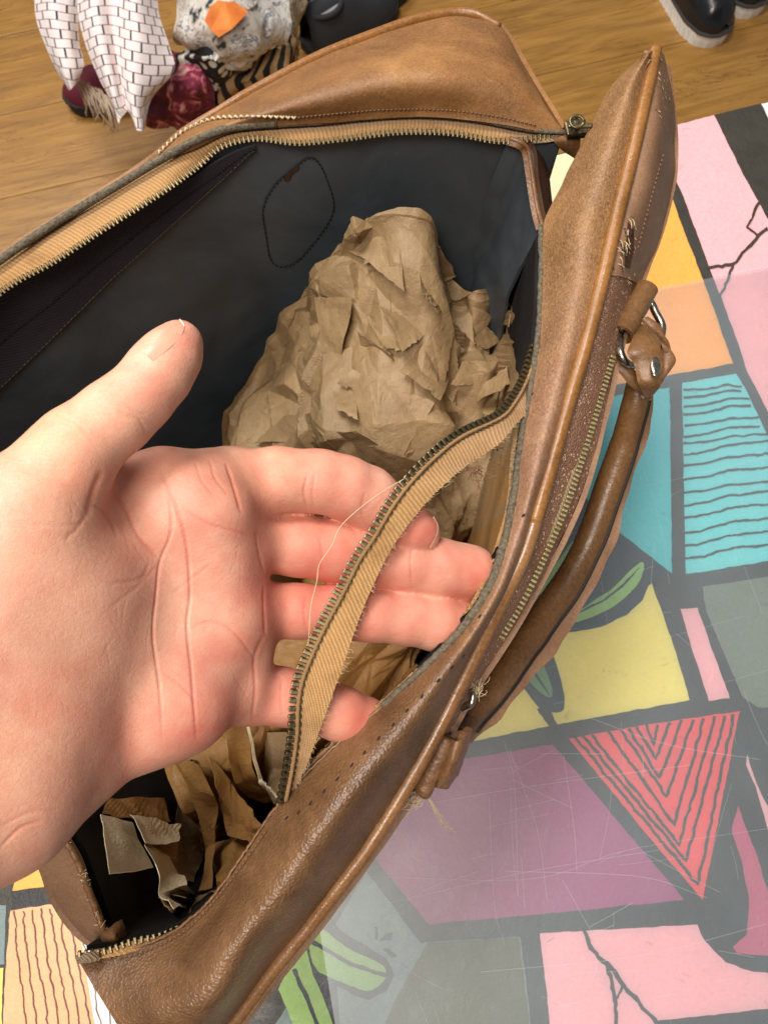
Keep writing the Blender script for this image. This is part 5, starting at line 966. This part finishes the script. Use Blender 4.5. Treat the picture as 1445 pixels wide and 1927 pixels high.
cloth('scarf_panel', [[(68, -50, .25), (100, -50, .29), (130, -45, .28), (150, -40, .25)], [(66, 20, .25), (95, 15, .30), (125, 15, .29), (148, 20, .26)], [(84, 80, .24), (105, 80, .28), (130, 80, .28), (150, 80, .25)], [(105, 130, .22), (118, 130, .26), (138, 125, .26), (158, 122, .24)], [(128, 168, .21), (132, 168, .23), (140, 160, .23), (150, 150, .22)]], M['brickfab'], 60, 70, .003, 9, .0015, parent=sc)
mb = MB()
for i in range(60):
    x0 = 142+i*1.0; y0 = 150+i*.5+RNG.normal(0, 4); L = RNG.uniform(35, 70); mb.tube(cr([FZ(x0, y0, .20), FZ(x0+12+RNG.normal(0, 4), y0+L*.5, .19), FZ(x0+22+RNG.normal(0, 6), y0+L, .16)], 8), .0011, 4)
mt = Mat('fringe_thread', .9); mt.col(srgb(206, 184, 160)); o = mb.build('fringe', mt.m, sc); o['kind'] = 'stuff'
# grey floral cloth with an orange motif
mt = Mat('floral_cloth', .55); n1 = mt.noise(14, 4, .6, 1.8); c = mt.ramp(n1, [(.36, srgb(52, 54, 58)), (.40, srgb(196, 186, 172)), (.50, srgb(226, 216, 204)), (.53, srgb(96, 104, 112)), (.56, srgb(228, 222, 216)), (.66, srgb(170, 158, 140))]); mt.col(c); M['floral'] = mt.m
mt = Mat('orange_print_fabric', .7); mt.col(mt.ramp(mt.noise(30, 4), [(.3, srgb(206, 100, 30)), (.7, srgb(236, 142, 60))])); M['oprint'] = mt.m
fc, fG = cloth('scarf', [[(300, -60, .26), (380, -70, .30), (460, -70, .29), (530, -60, .22)], [(322, 0, .26), (390, 0, .31), (460, -5, .30), (532, 0, .22)], [(318, 60, .24), (380, 55, .30), (450, 45, .30), (535, 50, .22)], [(330, 82, .20), (390, 88, .26), (455, 98, .26), (528, 78, .20)], [(360, 70, .14), (400, 90, .18), (452, 112, .20), (500, 95, .15)]], M['floral'], 130, 110, .007, 14, .0016, 'crumpled grey and white patterned scarf with an orange leaf, on top of the pile', 'scarf')
fb_ = bvh(fc); pts = [cast(fb_, x, y, .012) for x, y in [(394, 42), (398, 26), (406, 14), (424, 18), (441, 15), (463, 29), (444, 45), (430, 54), (416, 64), (404, 54)]]
if all(p is not None for p in pts): obj('orange_leaf', [p[0] for p in pts], [tuple(range(10))], M['oprint'], fc, False)
# black and white speckled scarf
mt = Mat('speckled_cloth', .8); v = mt.vor(55, 'F1', mt.co(sc=(1, .55, 1), rot=(0, 0, .4))); mt.col(mt.ramp(v, [(.36, srgb(226, 222, 214)), (.42, srgb(22, 22, 26))])); M['speck'] = mt.m
cloth('scarf', [[(340, 92, .22), (375, 72, .25), (415, 74, .26), (452, 92, .22)], [(335, 110, .22), (380, 105, .27), (420, 105, .27), (458, 118, .21)], [(370, 140, .19), (392, 138, .23), (420, 138, .23), (448, 136, .19)], [(396, 165, .16), (404, 170, .18), (415, 165, .18), (425, 155, .16)], [(402, 200, .13), (408, 202, .14), (416, 202, .14), (422, 200, .13)]], M['speck'], 60, 60, .006, 16, .0016, 'black scarf with white petal speckles bunched below the orange leaf', 'scarf')
# tan and black striped cloth
mt = Mat('striped_knit', .9); wv = mt.n('ShaderNodeTexWave', Scale=11, Distortion=1.2, Detail=2, bands_direction='Y'); mt.l(mt.co(True), wv.inputs[0]); mt.col(mt.ramp(wv.outputs['Fac'], [(.42, srgb(34, 28, 24)), (.52, srgb(176, 138, 92))])); mt.bump(mt.noise(300), .002, .6); M['stripe'] = mt.m
cloth('shawl', [[(405, 210, .14), (404, 180, .16), (412, 150, .17), (430, 130, .17)], [(440, 200, .14), (445, 165, .18), (450, 140, .19), (470, 115, .19)], [(480, 190, .14), (490, 150, .18), (500, 120, .19), (510, 90, .18)], [(520, 180, .12), (530, 140, .15), (545, 100, .16), (545, 66, .15)], [(560, 175, .08), (556, 140, .10), (552, 100, .12), (550, 64, .12)]], M['stripe'], 50, 50, .006, 12, .003, 'tan and black striped knitted shawl at the right of the scarf pile', 'shawl')
mt = Mat('beige_knit', .95); mt.col(mt.ramp(mt.noise(90, 4, .7), [(.3, srgb(146, 128, 98)), (.7, srgb(188, 170, 136))])); mt.bump(mt.vor(160), .004, .8); M['beige'] = mt.m
cloth('knitted_wrap', [[(520, -60, .14), (550, -62, .18), (582, -55, .12)], [(530, 10, .14), (552, 10, .18), (576, 10, .12)], [(535, 60, .12), (556, 60, .15), (572, 62, .10)], [(548, 105, .06), (558, 108, .09), (570, 104, .05)]], M['beige'], 40, 50, .005, 20, .004, 'beige knitted wrap hanging between the shawl and the dark boot', 'knitwear')
# burgundy floral cloth
mt = Mat('burgundy_floral_cloth', .8); mt.col(mt.ramp(mt.noise(24, 4, .6, 1.2), [(.38, srgb(84, 20, 38)), (.50, srgb(120, 34, 56)), (.56, srgb(196, 92, 112)), (.64, srgb(214, 186, 176))])); M['burg'] = mt.m
cloth('scarf', [[(300, 120, .20), (340, 105, .22), (380, 130, .22), (405, 170, .18)], [(285, 160, .18), (330, 150, .22), (370, 165, .22), (408, 195, .17)], [(270, 195, .14), (320, 205, .17), (360, 215, .16), (400, 220, .13)], [(272, 225, .10), (310, 232, .11), (350, 240, .10), (385, 240, .08)], [(315, 240, .04), (330, 255, .04), (345, 260, .04), (362, 256, .03)]], M['burg'], 60, 60, .008, 14, .0018, 'burgundy scarf with pink and white blossoms beside the brick-pattern scarf', 'scarf')
# shoes: sole outline in the shoe's own frame (x forward), upper lofted from sections
def shoe(name, label, loc, rz, mats, L=.27, Wd=.098, h_toe=.055, h_ankle=.12, chunky=.03, shaft=True, ridges=True, group=None):
    root = empty(name, loc, rz); tag(root, label, 'shoe' if not shaft else 'boot', group)
    def half(x): return Wd/2*np.interp(x, [0, .04, .15, .35, .55, .75, .9, .97, 1], [.45, .62, .76, .72, .86, 1.0, .86, .55, .18])
    xs = np.linspace(0, 1, 40); V = []; n = 40
    out = [(x*L, half(x)) for x in xs]+[(x*L, -half(x)) for x in xs[::-1]]
    def slab(nm, z0, z1, k, mat, parent=root, wav=0):
        o_ = np.array(out); c = o_.mean(0); P = c+(o_-c)*k; m = len(P); mid_ = c+(o_-c)*(k+.012)
        if wav: P = P+np.c_[np.zeros(m), wav*np.sign(P[:, 1])*(np.arange(m) % 2)]
        Vv = [(*p, z0) for p in P]+[(*p, (z0+z1)/2) for p in mid_]+[(*p, z1) for p in P]; Fq = [(i+j*m, (i+1) % m+j*m, (i+1) % m+(j+1)*m, i+(j+1)*m) for j in range(2) for i in range(m)]+[tuple(range(m))[::-1], tuple(range(2*m, 3*m))]
        o = obj(nm, Vv, Fq, mat, parent, False); o.matrix_parent_inverse.identity() if parent is root else None; return o
    slab('sole', 0, chunky, 1.0, mats[1], wav=.0018 if ridges else 0); slab('welt', chunky+.0003, chunky+.006, 1.03, mats[2])
    top = lambda x: np.interp(x, [0, .05, .3, .45, .6, .75, .9, 1], [h_ankle, h_ankle, h_ankle, h_toe*1.5, h_toe*1.15, h_toe, h_toe*.72, h_toe*.25]) if not shaft else np.interp(x, [0, .4, .5, .6, .75, .9, 1], [h_toe*2.2, h_toe*1.9, h_toe*1.5, h_toe*1.2, h_toe, h_toe*.75, h_toe*.25])
    G = np.array([[(x*L, -half(x)*.97*math.cos(t)*(1-.25*math.sin(t)), chunky+.006+top(x)*math.sin(t)**.7) for t in np.linspace(0, math.pi, 26)] for x in np.linspace(0, .995, 40)])
    G += .0012*vnoise(G, 40, 3)[..., None]; N_ = normals(G); 
    if N_[20, 13, 2] < 0: N_ = -N_
    u_ = sheet('upper', G, N_, mats[0], root, .002); u_.matrix_parent_inverse.identity()
    if shaft:
        th = np.linspace(0, 2*math.pi, 33); G = np.array([[(L*.22+L*.20*k*math.cos(t)+(0 if zz > .06 else .012), Wd*.38*k*math.sin(t), zz) for t in th] for zz, k in ((.05, 1.15), (.09, 1.02), (.13, .92), (h_ankle+.03, .95))])
        N_ = np.array([[(math.cos(t), math.sin(t), 0) for t in th]]*4); s_ = sheet('shaft', G, N_, mats[0], root, .003); s_.matrix_parent_inverse.identity()
    else:
        th = np.linspace(0, 2*math.pi, 33); o = tube('collar', [(L*.22+L*.17*math.cos(t), Wd*.3*math.sin(t), chunky+h_ankle*.92) for t in th], .005, mats[0], root, 8); o.matrix_parent_inverse.identity()
        o = obj('insole', [(L*.22+L*.165*math.cos(t), Wd*.29*math.sin(t), chunky+h_ankle*.93) for t in th[:-1]], [tuple(range(32))], mats[3] if len(mats) > 3 else mats[2], root, False); o.matrix_parent_inverse.identity()
    return root
def plain(name, c, rough, **kw): mt = Mat(name, rough, **kw); mt.col(mt.mix(mt.noise(60, 4), K(c, .8), K(c, 1.2))); mt.bump(mt.noise(250, 3), .0005, .4); return mt.m
blk = plain('black_boot_leather', (.012, .012, .014), .22, Specular_IOR_Level=.6); wht = plain('white_rubber_sole', srgb(236, 232, 224), .6); wlt = plain('grey_striped_welt', srgb(70, 66, 62), .6)
dgr = plain('dark_grey_suede', srgb(44, 46, 50), .8); drk = plain('dark_rubber', srgb(30, 30, 32), .7); bur = plain('burgundy_suede', srgb(104, 24, 44), .8); gin = plain('grey_lining', srgb(150, 148, 144), .8)
p = FZ(1322, 52); b1 = shoe('ankle_boot', 'shiny black boot with a ridged white sole, toe pointing down, left one of the pair', (0, 0, 0), 0, (blk, wht, wlt), .25, .098, .060, .15, .026, group='pair of black boots on the floor')
a_ = R(-62); b1.rotation_euler = (0, 0, a_); b1.location = (p[0]-.20*math.cos(a_), p[1]-.20*math.sin(a_), FLOOR)
p = FZ(1400, 8); b2 = shoe('ankle_boot', 'shiny black boot with a white sole cut off by the top right edge', (0, 0, 0), 0, (blk, wht, wlt), .25, .098, .060, .15, .026, group='pair of black boots on the floor')
a_ = R(-68); b2.rotation_euler = (0, 0, a_); b2.location = (p[0]-.215*math.cos(a_), p[1]-.215*math.sin(a_), FLOOR)
p = FZ(595, 95); b3 = shoe('low_shoe', 'dark grey suede shoe with pale lining behind the top edge of the bag', (0, 0, 0), 0, (dgr, drk, drk, gin), .21, .10, .05, .075, .022, False, False, 'low shoes beside the clothes heap')
a_ = R(38); b3.rotation_euler = (0, 0, a_); b3.location = (p[0]-.02*math.cos(a_), p[1]-.02*math.sin(a_), FLOOR)
p = FZ(150, 192); b4 = shoe('low_shoe', 'burgundy suede shoe with a dark sole under the fringed scarf', (0, 0, 0), 0, (bur, drk, drk, drk), .24, .085, .045, .06, .02, False, False, 'low shoes beside the clothes heap')
a_ = R(188); b4.rotation_euler = (0, 0, a_); b4.location = (p[0]-.22*math.cos(a_), p[1]-.22*math.sin(a_), FLOOR)
mt = Mat('woven_grey', .85); mt.col(mt.mix(mt.vor(150), srgb(30, 32, 36), srgb(92, 94, 98))); mt.bump(mt.vor(150), .004, .9); M['woven'] = mt.m
p = FZ(650, -8); b5 = shoe('low_shoe', 'dark grey woven shoe lying at the very top edge left of centre', (0, 0, 0), 0, (M['woven'], drk, drk, drk), .25, .10, .045, .06, .02, False, False, 'low shoes beside the clothes heap')
a_ = R(6); b5.rotation_euler = (0, 0, a_); b5.location = (p[0]-.12*math.cos(a_), p[1]-.12*math.sin(a_), FLOOR)
